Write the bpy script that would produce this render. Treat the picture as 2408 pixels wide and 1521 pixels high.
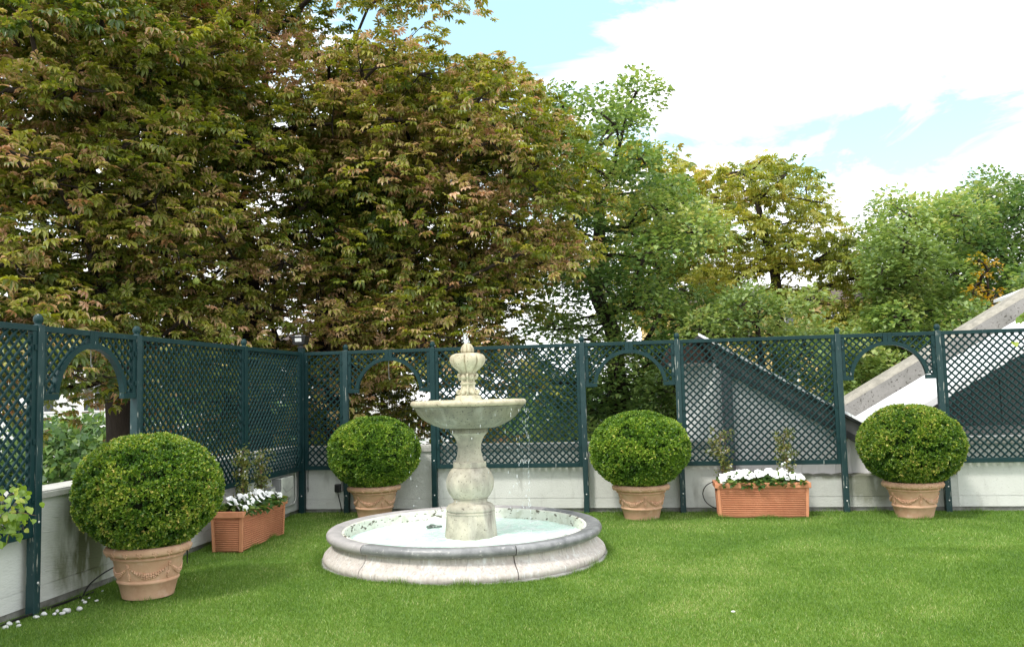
import bpy, math, random
import numpy as np
from mathutils import Vector, Matrix
random.seed(7); RG = np.random.default_rng(11)
R_ = math.radians; PI = math.pi
for o in list(bpy.data.objects): bpy.data.objects.remove(o)
scn = bpy.context.scene; COL = scn.collection

# ---------------------------------------------------------------- camera
PITCH, ROLL, EYE, FPX = R_(4.5515), R_(-1.4536), 1.6, 1962.7      # FPX: focal length in pixels of a 2408 wide picture
cf = Vector((0, math.cos(PITCH), math.sin(PITCH))); cu = Vector((0, -math.sin(PITCH), math.cos(PITCH))); cr = Vector((1, 0, 0))
CR = cr*math.cos(ROLL) + cu*math.sin(ROLL); CU = -cr*math.sin(ROLL) + cu*math.cos(ROLL)
cam = bpy.data.objects.new('camera', bpy.data.cameras.new('camera')); COL.objects.link(cam)
M = Matrix((CR, CU, -cf)).transposed().to_4x4(); M.translation = Vector((0, 0, EYE)); cam.matrix_world = M
cam.data.sensor_width = 36; cam.data.lens = FPX/2408*36; cam.data.clip_start = .05; cam.data.clip_end = 2000
scn.camera = cam
def ray(x, y): return cf + CR*((x-1204)/FPX) - CU*((y-760.5)/FPX)
def at(x, y, Y):                                                   # a measured direction and distance -> a point of the place
    d = ray(x, y); return Vector((0, 0, EYE)) + d*(Y/d.y)

# ---------------------------------------------------------------- world and sun
SUN_EL, SUN_AZ = R_(54), R_(222)                                   # azimuth clockwise from +Y
w = bpy.data.worlds.new('World'); scn.world = w; w.use_nodes = True; nt = w.node_tree; nt.nodes.clear()
def N(nt, t, **k):
    n = nt.nodes.new(t)
    for a, b in k.items(): setattr(n, a, b)
    return n
sky = N(nt, 'ShaderNodeTexSky', sky_type='NISHITA', sun_disc=False, sun_elevation=SUN_EL, sun_rotation=SUN_AZ)
bg1 = N(nt, 'ShaderNodeBackground'); bg1.inputs[1].default_value = .15
hsv = N(nt, 'ShaderNodeHueSaturation'); hsv.inputs['Hue'].default_value = .465; hsv.inputs['Saturation'].default_value = 1.35; hsv.inputs['Value'].default_value = 1.35; nt.links.new(sky.outputs[0], hsv.inputs['Color']); nt.links.new(hsv.outputs[0], bg1.inputs[0])
bg2 = N(nt, 'ShaderNodeBackground'); bg2.inputs[0].default_value = (.97, .985, 1, 1); bg2.inputs[1].default_value = 1.28
tc = N(nt, 'ShaderNodeTexCoord')
mp = N(nt, 'ShaderNodeMapping'); mp.inputs['Scale'].default_value = (1, 1, 2.9); nt.links.new(tc.outputs['Generated'], mp.inputs[0])
nz = N(nt, 'ShaderNodeTexNoise'); nz.inputs['Scale'].default_value = 4.6; nz.inputs['Detail'].default_value = 10; nz.inputs['Roughness'].default_value = .62; nz.inputs['Distortion'].default_value = .5
nt.links.new(mp.outputs[0], nz.inputs['Vector'])
cur = None
def mth(op, a, b=None, tree=None):
    m = N(tree or nt, 'ShaderNodeMath', operation=op); tr = tree or nt
    for i, v in enumerate((a, b)):
        if v is None: continue
        if isinstance(v, (int, float)): m.inputs[i].default_value = v
        else: tr.links.new(v, m.inputs[i])
    return m.outputs[0]
# openings in the cloud cover, each a direction with a width and a height
for (x, y, wx, wy, amp) in [(1100, 15, .13, .08, .95), (1240, 70, .06, .04, .4), (2270, 275, .13, .034, .85), (1800, 310, .20, .022, .62), (2010, 370, .07, .03, .55), (2160, 400, .09, .03, .5), (1400, -300, .5, .12, .8), (300, -500, .6, .3, .8), (2150, 130, .05, .02, .25)]:
    d = ray(x, y).normalized()
    s = N(nt, 'ShaderNodeVectorMath', operation='SUBTRACT'); nt.links.new(tc.outputs['Generated'], s.inputs[0]); s.inputs[1].default_value = d
    dv = N(nt, 'ShaderNodeVectorMath', operation='DIVIDE'); nt.links.new(s.outputs[0], dv.inputs[0]); dv.inputs[1].default_value = (wx, wx, wy)
    ln = N(nt, 'ShaderNodeVectorMath', operation='LENGTH'); nt.links.new(dv.outputs[0], ln.inputs[0])
    e = mth('MULTIPLY', ln.outputs['Value'], ln.outputs['Value']); e = mth('MULTIPLY', e, -1.0); e = mth('EXPONENT', e); e = mth('MULTIPLY', e, amp)
    cur = e if cur is None else mth('ADD', cur, e)
hole = mth('ADD', cur, mth('MULTIPLY', mth('SUBTRACT', nz.outputs[0], .5), 3.4))
hole = mth('SUBTRACT', hole, .22)
cl = N(nt, 'ShaderNodeClamp'); nt.links.new(mth('MULTIPLY', hole, 1.05), cl.inputs[0]); cl.inputs['Max'].default_value = .74
mx = N(nt, 'ShaderNodeMixShader'); nt.links.new(cl.outputs[0], mx.inputs[0]); nt.links.new(bg2.outputs[0], mx.inputs[1]); nt.links.new(bg1.outputs[0], mx.inputs[2])
wo = N(nt, 'ShaderNodeOutputWorld'); nt.links.new(mx.outputs[0], wo.inputs[0])
sl = bpy.data.lights.new('sun', 'SUN'); sl.energy = 1.9; sl.angle = R_(9); sl.color = (1, .95, .87)
so = bpy.data.objects.new('sun', sl); COL.objects.link(so)
sd = Vector((math.sin(SUN_AZ)*math.cos(SUN_EL), math.cos(SUN_AZ)*math.cos(SUN_EL), math.sin(SUN_EL)))
so.rotation_euler = sd.to_track_quat('Z', 'Y').to_euler(); so.location = sd*30
scn.view_settings.view_transform = 'Standard'; scn.view_settings.look = 'None'; scn.view_settings.gamma = 1
scn.view_settings.exposure = 0.68
scn.render.resolution_x = 1024; scn.render.resolution_y = 646
scn.render.engine = 'CYCLES'; scn.cycles.max_bounces = 6; scn.cycles.transparent_max_bounces = 6

# ---------------------------------------------------------------- materials
def mat(name, base=(.5, .5, .5), rough=.7, noise=None, noise2=None, bump=None, spec=.3, coords='Object', stretch=(1, 1, 1)):
    """base colour varied by up to two noise layers: (colour, scale, lo, hi, detail); bump: (scale, distance)"""
    m = bpy.data.materials.new(name); m.use_nodes = True; t = m.node_tree; b = t.nodes['Principled BSDF']
    b.inputs['Roughness'].default_value = rough; b.inputs['Specular IOR Level'].default_value = spec
    tc = N(t, 'ShaderNodeTexCoord'); src = tc.outputs[coords]
    mpn = N(t, 'ShaderNodeMapping'); mpn.inputs['Scale'].default_value = stretch; t.links.new(src, mpn.inputs[0])
    c = N(t, 'ShaderNodeRGB'); c.outputs[0].default_value = (*base, 1); col = c.outputs[0]
    for i, l in enumerate((noise, noise2)):
        if not l: continue
        nn = N(t, 'ShaderNodeTexNoise'); nn.inputs['Scale'].default_value = l[1]; nn.inputs['Detail'].default_value = l[4]; nn.inputs['Roughness'].default_value = .6
        t.links.new(mpn.outputs[0], nn.inputs['Vector'])
        mr = N(t, 'ShaderNodeMapRange'); mr.inputs[1].default_value = l[2]; mr.inputs[2].default_value = l[3]; t.links.new(nn.outputs[0], mr.inputs[0])
        mi = N(t, 'ShaderNodeMix', data_type='RGBA'); t.links.new(mr.outputs[0], mi.inputs[0]); t.links.new(col, mi.inputs[6]); mi.inputs[7].default_value = (*l[0], 1)
        col = mi.outputs[2]
    t.links.new(col, b.inputs['Base Color'])
    if bump:
        nn = N(t, 'ShaderNodeTexNoise'); nn.inputs['Scale'].default_value = bump[0]; nn.inputs['Detail'].default_value = 5; t.links.new(mpn.outputs[0], nn.inputs['Vector'])
        bp = N(t, 'ShaderNodeBump'); bp.inputs['Distance'].default_value = bump[1]; bp.inputs['Strength'].default_value = .8
        t.links.new(nn.outputs[0], bp.inputs['Height']); t.links.new(bp.outputs[0], b.inputs['Normal'])
    m['col'] = 1
    return m
def add_layer(m, color, fac):                                       # another mask over the base colour
    t = m.node_tree; b = t.nodes['Principled BSDF']; l = b.inputs['Base Color'].links[0]; s = l.from_socket
    mi = N(t, 'ShaderNodeMix', data_type='RGBA'); t.links.new(fac, mi.inputs[0]); t.links.new(s, mi.inputs[6]); mi.inputs[7].default_value = (*color, 1)
    t.links.new(mi.outputs[2], b.inputs['Base Color'])
def noise_fac(m, scale, lo, hi, stretch=(1, 1, 1), detail=4, coords='Object'):
    t = m.node_tree; tc = N(t, 'ShaderNodeTexCoord'); q = N(t, 'ShaderNodeMapping'); q.inputs['Scale'].default_value = stretch; t.links.new(tc.outputs[coords], q.inputs[0])
    nn = N(t, 'ShaderNodeTexNoise'); nn.inputs['Scale'].default_value = scale; nn.inputs['Detail'].default_value = detail; t.links.new(q.outputs[0], nn.inputs['Vector'])
    mr = N(t, 'ShaderNodeMapRange'); mr.inputs[1].default_value = lo; mr.inputs[2].default_value = hi; t.links.new(nn.outputs[0], mr.inputs[0]); return mr.outputs[0]

M_PAINT = mat('green_paint', (.005, .029, .031), .5, ((.009, .038, .040), 9, .35, .7, 4), bump=(60, .0006), spec=.25)
add_layer(M_PAINT, (.42, .45, .42), noise_fac(M_PAINT, 34, .70, .74, (1, 1, .22), 6))
M_LATH = mat('green_lath_paint', (.005, .027, .029), .55, ((.009, .038, .039), 14, .35, .7, 3), spec=.2)
M_WORN = mat('worn_green_paint', (.008, .036, .040), .5, ((.016, .048, .05), 9, .35, .7, 4), bump=(60, .001), spec=.4)
add_layer(M_WORN, (.32, .33, .30), noise_fac(M_WORN, 60, .63, .67, (1, 1, .10), 7))
M_WALL = mat('rendered_concrete', (.66, .67, .64), .85, ((.55, .56, .53), 2.6, .35, .8, 6), ((.36, .37, .34), 55, .62, .80, 3), bump=(85, .004))
add_layer(M_WALL, (.30, .30, .27), noise_fac(M_WALL, 7, .60, .85, (1, 1, .25), 6))
M_WALLL = mat('stained_concrete', (.66, .68, .65), .85, ((.54, .56, .53), 2.2, .35, .8, 6), bump=(22, .006), stretch=(1, 1, 3))
def stain(m, c, r, col, amt):                                       # a patch of algae with a shape of its own on the wall
    t = m.node_tree; tc = N(t, 'ShaderNodeTexCoord')
    s = N(t, 'ShaderNodeVectorMath', operation='SUBTRACT'); t.links.new(tc.outputs['Object'], s.inputs[0]); s.inputs[1].default_value = c
    d = N(t, 'ShaderNodeVectorMath', operation='DIVIDE'); t.links.new(s.outputs[0], d.inputs[0]); d.inputs[1].default_value = r
    l = N(t, 'ShaderNodeVectorMath', operation='LENGTH'); t.links.new(d.outputs[0], l.inputs[0])
    v = mth('SUBTRACT', 1.25, l.outputs['Value'], t); nf = noise_fac(m, 9, .25, .75, (1, 1, .35), 6)
    v = mth('MULTIPLY', mth('MULTIPLY', v, nf, t), 2.2, t); k = N(t, 'ShaderNodeClamp'); t.links.new(v, k.inputs[0]); k.inputs['Max'].default_value = amt
    add_layer(m, col, k.outputs[0])
stain(M_WALLL, (-4.42, 0, .38), (.40, 5, .46), (.11, .13, .05), .92)
M_COPE = mat('coping_stone', (.50, .50, .47), .8, ((.32, .32, .29), 6, .4, .75, 6), ((.62, .62, .58), 20, .55, .75, 4), bump=(60, .003))
M_PLINTH = mat('dark_plinth', (.30, .30, .28), .85, ((.14, .14, .12), 8, .4, .7, 6), bump=(60, .004))  # darker tone than the wall panels
M_LOW = mat('weathered_concrete', (.44, .44, .41), .9, ((.24, .24, .2), 6, .42, .7, 7), ((.12, .13, .09), 22, .6, .8, 5), bump=(40, .008))
M_TERRA = mat('pale_terracotta', (.62, .395, .265), .8, ((.48, .26, .165), 6, .4, .75, 6), ((.66, .46, .35), 14, .55, .8, 4), bump=(90, .001))
add_layer(M_TERRA, (.34, .2, .13), noise_fac(M_TERRA, 5, .62, .85, (1, 1, .6), 6))
M_TERRO = mat('orange_terracotta', (.62, .275, .15), .75, ((.52, .21, .11), 6, .4, .75, 6), ((.62, .32, .19), 20, .58, .8, 4), bump=(90, .001))
M_STONE = mat('cast_stone', (.50, .47, .37), .75, ((.255, .245, .20), 4.5, .40, .66, 8), ((.10, .09, .07), 46, .60, .67, 6), bump=(70, .003))
add_layer(M_STONE, (.55, .53, .45), noise_fac(M_STONE, 7, .52, .72, (1, 1, .16), 7))
add_layer(M_STONE, (.20, .18, .15), noise_fac(M_STONE, 4.5, .57, .72, (1.6, 1.6, .25), 7))
M_STONEL = mat('pale_cast_stone', (.56, .51, .37), .75, ((.33, .295, .20), 9, .42, .68, 8), ((.13, .11, .07), 50, .60, .68, 6), bump=(80, .003))
M_BOWL = mat('wet_cast_stone', (.27, .26, .19), .5, ((.17, .165, .125), 7, .38, .66, 8), ((.05, .05, .04), 55, .58, .64, 6), bump=(70, .003), spec=.5)
add_layer(M_BOWL, (.36, .36, .30), noise_fac(M_BOWL, 6, .54, .75, (1.8, 1.8, .25), 7))
M_RIM = mat('wet_grey_stone', (.27, .275, .28), .34, ((.13, .135, .14), 9, .35, .7, 8), ((.50, .50, .48), 26, .60, .72, 6), bump=(60, .003), spec=.5)
M_RIMD = mat('dry_grey_stone', (.44, .42, .41), .6, ((.30, .29, .29), 7, .35, .7, 7), ((.50, .50, .48), 26, .60, .72, 6), bump=(60, .003))
M_BASE = mat('pinkish_stone', (.58, .535, .49), .7, ((.45, .40, .37), 4, .35, .7, 7), ((.66, .65, .62), 12, .52, .72, 7), bump=(60, .003))
add_layer(M_BASE, (.30, .27, .25), noise_fac(M_BASE, 34, .50, .80, (1.6, 1.6, .10), 8))
add_layer(M_BASE, (.70, .70, .69), noise_fac(M_BASE, 18, .56, .74, (1.6, 1.6, .12), 8))
M_LIP = mat('basin_lining', (.68, .71, .62), .6, ((.50, .52, .42), 12, .45, .7, 7), bump=(50, .002))
add_layer(M_LIP, (.13, .12, .09), noise_fac(M_LIP, 16, .60, .64, (1, 1, 2.0), 8))
M_JOINT = mat('dark_joint', (.04, .04, .035), .9)
M_SOIL = mat('soil', (.035, .022, .014), .95, ((.06, .04, .025), 30, .4, .7, 5), bump=(60, .01))
M_BARK = mat('bark', (.045, .034, .026), .9, ((.022, .017, .013), 6, .35, .7, 7), bump=(18, .03), stretch=(1, 1, .3))  # very dark brown, the shade on the trunks included in the colour
M_STEM = mat('woody_stem', (.20, .12, .07), .85, ((.10, .06, .035), 30, .4, .7, 5), bump=(80, .003))
M_RUBBER = mat('black_rubber', (.012, .012, .013), .4, ((.02, .02, .02), 20, .4, .7, 3))
M_LAMPB = mat('black_metal_housing', (.012, .013, .014), .35, ((.02, .02, .021), 15, .4, .7, 3), spec=.5)
M_LABELW = mat('white_sticker', (.8, .81, .82), .4, ((.7, .71, .72), 20, .4, .7, 3))
M_BOX = mat('pale_plastic_box', (.66, .69, .62), .5, ((.45, .47, .44), 6, .4, .7, 4))
M_GREYP = mat('grey_plastic', (.20, .21, .21), .5, ((.28, .28, .28), 6, .4, .7, 4))
M_PIPE = mat('white_conduit', (.62, .63, .6), .45, ((.5, .5, .48), 8, .4, .7, 4))
M_SCREW = mat('galvanised_screw', (.75, .76, .74), .35, ((.5, .5, .5), 60, .4, .7, 3))
M_PEBBLE = mat('white_pebble', (.68, .69, .68), .6, ((.42, .43, .42), 12, .4, .7, 5), bump=(40, .004))
M_CLAD = mat('grey_metal_cladding', (.82, .81, .82), .5, ((.70, .695, .70), 3, .35, .7, 5), bump=(3, .003), spec=.4)
M_CLADSUN = mat('sunlit_metal_cladding', (.90, .91, .91), .45, ((.80, .82, .82), 5, .4, .75, 5), stretch=(3, 3, .4))  # same cladding made whiter, sunlight on the side face put into the colour
M_ROOFW = mat('white_painted_roof', (.86, .88, .90), .35, ((.70, .73, .76), 2.5, .5, .8, 6), ((.35, .36, .37), 30, .70, .76, 5), stretch=(1, 1, 1), spec=.5)
M_DARKM = mat('dark_metal_fascia', (.035, .038, .04), .4, ((.06, .062, .065), 5, .4, .7, 5), spec=.5)
M_DARKW = mat('shade_darkened_panel', (.10, .10, .095), .7, ((.07, .07, .065), 5, .4, .7, 5))  # wall under the roof, the overhang's shade put into its charcoal colour
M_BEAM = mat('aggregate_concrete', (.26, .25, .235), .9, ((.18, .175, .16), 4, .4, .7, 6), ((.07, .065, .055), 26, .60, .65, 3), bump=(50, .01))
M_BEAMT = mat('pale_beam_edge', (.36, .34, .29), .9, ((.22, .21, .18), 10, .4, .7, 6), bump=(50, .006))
M_BROWN = mat('brown_soffit', (.05, .025, .016), .7, ((.03, .015, .01), 8, .4, .7, 5))
M_GROUND = mat('street_ground', (.42, .42, .40), .9, ((.30, .30, .28), .15, .4, .7, 6), bump=(4, .01), coords='Object')
M_YEL = mat('ochre_render', (.68, .50, .22), .85, ((.58, .42, .18), 1.2, .4, .7, 5))
M_WHB = mat('white_render', (.78, .78, .76), .85, ((.68, .68, .66), 1.2, .4, .7, 5))
M_TILE = mat('dark_roof_tiles', (.07, .05, .045), .8, ((.11, .08, .07), 8, .4, .7, 5))
M_GLASS = mat('window_glass', (.05, .06, .07), .08, ((.09, .10, .11), 2, .4, .7, 3), spec=.7)
M_PETAL = mat('white_petal', (.86, .87, .86), .55, ((.80, .82, .80), 30, .4, .7, 3))
M_YELC = mat('flower_eye', (.7, .72, .2), .6, ((.6, .6, .15), 60, .4, .7, 2))
M_FRUIT = mat('chestnut_husk', (.26, .34, .08), .7, ((.34, .38, .10), 30, .4, .7, 3))

def water_mat():
    m = mat('milky_water', (.68, .94, .84), .16, ((.78, .98, .91), 3.5, .35, .7, 5), spec=.5)
    t = m.node_tree; b = t.nodes['Principled BSDF']
    add_layer(m, (.90, .98, .96), noise_fac(m, 11, .50, .68, (1, 1, 1), 7))
    add_layer(m, (.56, .80, .72), noise_fac(m, 7, .58, .74, (1, 1, 1), 7))
    wv = N(t, 'ShaderNodeTexNoise'); wv.inputs['Scale'].default_value = 13; wv.inputs['Detail'].default_value = 5; wv.inputs['Distortion'].default_value = 1.2
    tc = N(t, 'ShaderNodeTexCoord'); t.links.new(tc.outputs['Object'], wv.inputs['Vector'])
    bp = N(t, 'ShaderNodeBump'); bp.inputs['Distance'].default_value = .012; t.links.new(wv.outputs[0], bp.inputs['Height']); t.links.new(bp.outputs[0], b.inputs['Normal'])
    return m
M_WATER = water_mat()
def drop_mat():
    m = mat('water_drop', (.85, .93, .95), .05, ((.95, .97, 1), 40, .4, .7, 2), spec=.8)
    m.node_tree.nodes['Principled BSDF'].inputs['Transmission Weight'].default_value = .35
    return m
M_DROP = drop_mat()

def leaf_mat(name, greens, edge=None, edge_lo=.5, edge_hi=.9, rough=.40, trans=.34, spec=.5):
    """greens: colours spread over the leaves' own random value; edge: colour of withered margins"""
    m = bpy.data.materials.new(name); m.use_nodes = True; t = m.node_tree; b = t.nodes['Principled BSDF']; out = t.nodes['Material Output']
    a = N(t, 'ShaderNodeAttribute', attribute_name='leaf'); sp = N(t, 'ShaderNodeSeparateColor'); t.links.new(a.outputs['Color'], sp.inputs[0])
    cr = N(t, 'ShaderNodeValToRGB'); e = cr.color_ramp.elements
    while len(e) < len(greens): e.new(.5)
    for i, (p, c) in enumerate(greens): e[i].position = p; e[i].color = (*c, 1)
    t.links.new(sp.outputs[1], cr.inputs[0]); col = cr.outputs[0]
    if edge:
        s = mth('ADD', sp.outputs[0], sp.outputs[2], t)
        nn = N(t, 'ShaderNodeTexNoise'); nn.inputs['Scale'].default_value = 22; tc = N(t, 'ShaderNodeTexCoord'); t.links.new(tc.outputs['Object'], nn.inputs['Vector'])
        s = mth('ADD', s, mth('MULTIPLY', mth('SUBTRACT', nn.outputs[0], .5, t), .9, t), t)
        mr = N(t, 'ShaderNodeMapRange'); mr.inputs[1].default_value = edge_lo; mr.inputs[2].default_value = edge_hi; t.links.new(s, mr.inputs[0])
        er = N(t, 'ShaderNodeValToRGB'); er.color_ramp.elements[0].color = (*edge[0], 1); er.color_ramp.elements[1].color = (*edge[1], 1); t.links.new(sp.outputs[1], er.inputs[0])
        mi = N(t, 'ShaderNodeMix', data_type='RGBA'); t.links.new(mr.outputs[0], mi.inputs[0]); t.links.new(col, mi.inputs[6]); t.links.new(er.outputs[0], mi.inputs[7]); col = mi.outputs[2]
    t.links.new(col, b.inputs['Base Color']); b.inputs['Roughness'].default_value = rough; b.inputs['Specular IOR Level'].default_value = spec
    tr = N(t, 'ShaderNodeBsdfTranslucent'); hs = N(t, 'ShaderNodeHueSaturation'); hs.inputs['Value'].default_value = 1.5; hs.inputs['Saturation'].default_value = 1.15; hs.inputs['Hue'].default_value = .485
    t.links.new(col, hs.inputs['Color']); t.links.new(hs.outputs[0], tr.inputs[0])
    ms = N(t, 'ShaderNodeMixShader'); ms.inputs[0].default_value = trans; t.links.new(b.outputs[0], ms.inputs[1]); t.links.new(tr.outputs[0], ms.inputs[2]); t.links.new(ms.outputs[0], out.inputs[0])
    return m
ML_CHEST = leaf_mat('chestnut_leaf', [(0, (.055, .10, .018)), (.35, (.16, .205, .028)), (.7, (.34, .36, .06)), (1, (.52, .48, .13))], ((.36, .16, .06), (.80, .56, .38)), .40, .92)
ML_CHESTY = leaf_mat('yellow_chestnut_leaf', [(0, (.13, .19, .035)), (.4, (.30, .34, .06)), (.8, (.50, .47, .10)), (1, (.60, .47, .14))], ((.40, .24, .06), (.50, .34, .12)), .75, 1.4)
ML_LIND = leaf_mat('linden_leaf', [(0, (.06, .13, .036)), (.4, (.16, .26, .07)), (.75, (.30, .40, .11)), (1, (.48, .49, .17))])
ML_LINDP = leaf_mat('pale_linden_leaf', [(0, (.10, .17, .045)), (.4, (.18, .27, .075)), (.75, (.28, .36, .11)), (1, (.42, .42, .13))])
ML_DEEP = leaf_mat('deep_green_leaf', [(0, (.045, .105, .032)), (.4, (.10, .19, .052)), (.8, (.20, .29, .08)), (1, (.34, .38, .11))])
ML_ORNG = leaf_mat('orange_leaf', [(0, (.12, .16, .03)), (.35, (.50, .36, .04)), (.8, (.62, .34, .04)), (1, (.6, .25, .03))])
ML_BOX = leaf_mat('boxwood_leaf', [(0, (.05, .13, .014)), (.4, (.15, .28, .028)), (.75, (.34, .47, .06)), (1, (.60, .60, .14))], rough=.38, trans=.2)
ML_BOXY = leaf_mat('tawny_boxwood_leaf', [(0, (.045, .12, .016)), (.4, (.14, .25, .026)), (.72, (.32, .41, .055)), (1, (.66, .54, .17))], rough=.38, trans=.2)
ML_IMP = leaf_mat('impatiens_leaf', [(0, (.03, .075, .02)), (.6, (.07, .15, .03)), (1, (.22, .30, .07))])
ML_ROSE = leaf_mat('rose_leaf', [(0, (.08, .12, .03)), (.6, (.17, .21, .05)), (1, (.32, .28, .09))])
ML_VINE = leaf_mat('climber_leaf', [(0, (.14, .24, .04)), (.6, (.24, .36, .06)), (1, (.38, .42, .08))], trans=.4)
ML_GRASS = leaf_mat('grass_blade', [(0, (.075, .165, .022)), (.5, (.165, .29, .045)), (.85, (.28, .40, .095)), (1, (.52, .52, .24))], rough=.5, trans=.3)

# ---------------------------------------------------------------- helpers
def tag(o, label=None, cat=None, group=None, kind=None):
    for k, v in (('label', label), ('category', cat), ('group', group), ('kind', kind)):
        if v: o[k] = v
    return o
def empty(name, loc=(0, 0, 0), rz=0):
    o = bpy.data.objects.new(name, None); COL.objects.link(o); o.location = loc; o.rotation_euler = (0, 0, rz); o.empty_display_size = .1; return o
def copy_tree(o, parent=None):
    c = o.copy(); COL.objects.link(c); c.parent = parent
    for ch in [x for x in bpy.data.objects if x.parent == o]: copy_tree(ch, c)
    return c
class MB:
    def __init__(s): s.v = []; s.f = []
    def add(s, vs, fs):
        n = len(s.v); s.v += [tuple(p) for p in vs]; s.f += [tuple(i+n for i in f) for f in fs]; return s
    def box(s, x0, x1, y0, y1, z0, z1, m=None):
        vs = [Vector((x, y, z)) for x in (x0, x1) for y in (y0, y1) for z in (z0, z1)]
        if m: vs = [m @ p for p in vs]
        return s.add(vs, [(0, 1, 3, 2), (4, 6, 7, 5), (0, 4, 5, 1), (2, 3, 7, 6), (0, 2, 6, 4), (1, 5, 7, 3)])
    def hexa(s, lo, hi): return s.add(list(lo)+list(hi), [(3, 2, 1, 0), (4, 5, 6, 7), (0, 1, 5, 4), (1, 2, 6, 5), (2, 3, 7, 6), (3, 0, 4, 7)])
    def prism(s, pts, y0, y1):                                       # polygon in xz, pushed along y
        n = len(pts); vs = [(x, y0, z) for x, z in pts] + [(x, y1, z) for x, z in pts]
        return s.add(vs, [tuple(range(n)), tuple(range(2*n-1, n-1, -1))] + [(i, i+n, (i+1) % n+n, (i+1) % n) for i in range(n)])
    def tube(s, pts, rad, n=8, cap=True):
        pts = [Vector(p) for p in pts]; rad = rad if hasattr(rad, '__len__') else [rad]*len(pts); base = len(s.v); up = None
        for i, p in enumerate(pts):
            d = (pts[min(i+1, len(pts)-1)] - pts[max(i-1, 0)]).normalized()
            if up is None: up = Vector((0, 0, 1)) if abs(d.z) < .9 else Vector((1, 0, 0))
            a = d.cross(up).normalized(); up = a.cross(d).normalized()
            for k in range(n): t = 2*PI*k/n; s.v.append(tuple(p + (a*math.cos(t) + up*math.sin(t))*rad[i]))
        for i in range(len(pts)-1):
            for k in range(n): a0 = base+i*n+k; a1 = base+i*n+(k+1) % n; s.f.append((a0, a1, a1+n, a0+n))
        if cap: s.f.append(tuple(base+k for k in range(n-1, -1, -1))); s.f.append(tuple(base+(len(pts)-1)*n+k for k in range(n)))
        return s
    def lathe(s, prof, n=48, t0=0, t1=2*PI, cx=0, cy=0, mod=None, close=False):
        full = abs(t1-t0-2*PI) < 1e-6; m = n if full else n+1; base = len(s.v); L = len(prof)
        for j in range(m):
            t = t0+(t1-t0)*j/n
            for (r, z) in prof:
                q = r*(mod(t, z) if mod else 1); s.v.append((cx+q*math.cos(t), cy+q*math.sin(t), z))
        for j in range(n):
            a = base+j*L; b = base+((j+1) % m)*L
            for i in range(L-1): s.f.append((a+i, b+i, b+i+1, a+i+1))
            if close: s.f.append((a+L-1, b+L-1, b, a))
        if not full and close: s.f.append(tuple(base+i for i in range(L-1, -1, -1))); s.f.append(tuple(base+(m-1)*L+i for i in range(L)))
        return s
    def ball(s, c, r, n=12, m=8, sq=(1, 1, 1)):
        base = len(s.v); c = Vector(c)
        for i in range(m+1):
            ph = PI*i/m
            for k in range(n): t = 2*PI*k/n; s.v.append((c.x+r*sq[0]*math.sin(ph)*math.cos(t), c.y+r*sq[1]*math.sin(ph)*math.sin(t), c.z+r*sq[2]*math.cos(ph)))
        for i in range(m):
            for k in range(n): a = base+i*n+k; b = base+i*n+(k+1) % n; s.f.append((a, a+n, b+n, b))
        return s
    def build(s, name, material, parent=None, smooth=False, bevel=0, loc=None):
        me = bpy.data.meshes.new(name); me.from_pydata(s.v, [], s.f); me.update()
        if smooth: me.polygons.foreach_set('use_smooth', [True]*len(me.polygons))
        me.materials.append(material); o = bpy.data.objects.new(name, me); COL.objects.link(o)
        if parent: o.parent = parent
        if loc: o.location = loc
        if bevel:
            b = o.modifiers.new('bevel', 'BEVEL'); b.width = bevel; b.segments = 2; b.limit_method = 'ANGLE'
        return o
def smooth_angle(o, deg=35):
    me = o.data
    try: me.set_sharp_from_angle(angle=R_(deg))
    except Exception: pass
    return o
def pathc(pts, n=24):                                                # Catmull-Rom through points
    P = [Vector(p) for p in pts]; P = [2*P[0]-P[1]]+P+[2*P[-1]-P[-2]]; out = []
    for i in range(1, len(P)-2):
        for k in range(n):
            t = k/n; a, b, c, d = P[i-1:i+3]
            out.append(.5*((2*b)+(c-a)*t+(2*a-5*b+4*c-d)*t*t+(3*b-a-3*c+d)*t**3))
    return out+[P[-2]]
def np_mesh(name, V, F, attr, material, parent=None):
    """V (n,3), F (m,3) triangles, attr (n,3) -> one mesh object"""
    me = bpy.data.meshes.new(name); me.vertices.add(len(V)); me.vertices.foreach_set('co', np.ascontiguousarray(V, dtype=np.float32).ravel())
    me.loops.add(F.size); me.loops.foreach_set('vertex_index', np.ascontiguousarray(F, dtype=np.int32).ravel())
    me.polygons.add(len(F)); me.polygons.foreach_set('loop_start', np.arange(0, F.size, 3, dtype=np.int32))
    me.update(calc_edges=True)
    if attr is not None:
        a = me.attributes.new('leaf', 'FLOAT_COLOR', 'POINT'); c = np.ones((len(V), 4), np.float32); c[:, :3] = attr; a.data.foreach_set('color', c.ravel())
    me.materials.append(material); o = bpy.data.objects.new(name, me); COL.objects.link(o)
    if parent: o.parent = parent
    return o
def nrm(a): return a/np.maximum(np.linalg.norm(a, axis=1, keepdims=True), 1e-9)
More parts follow.
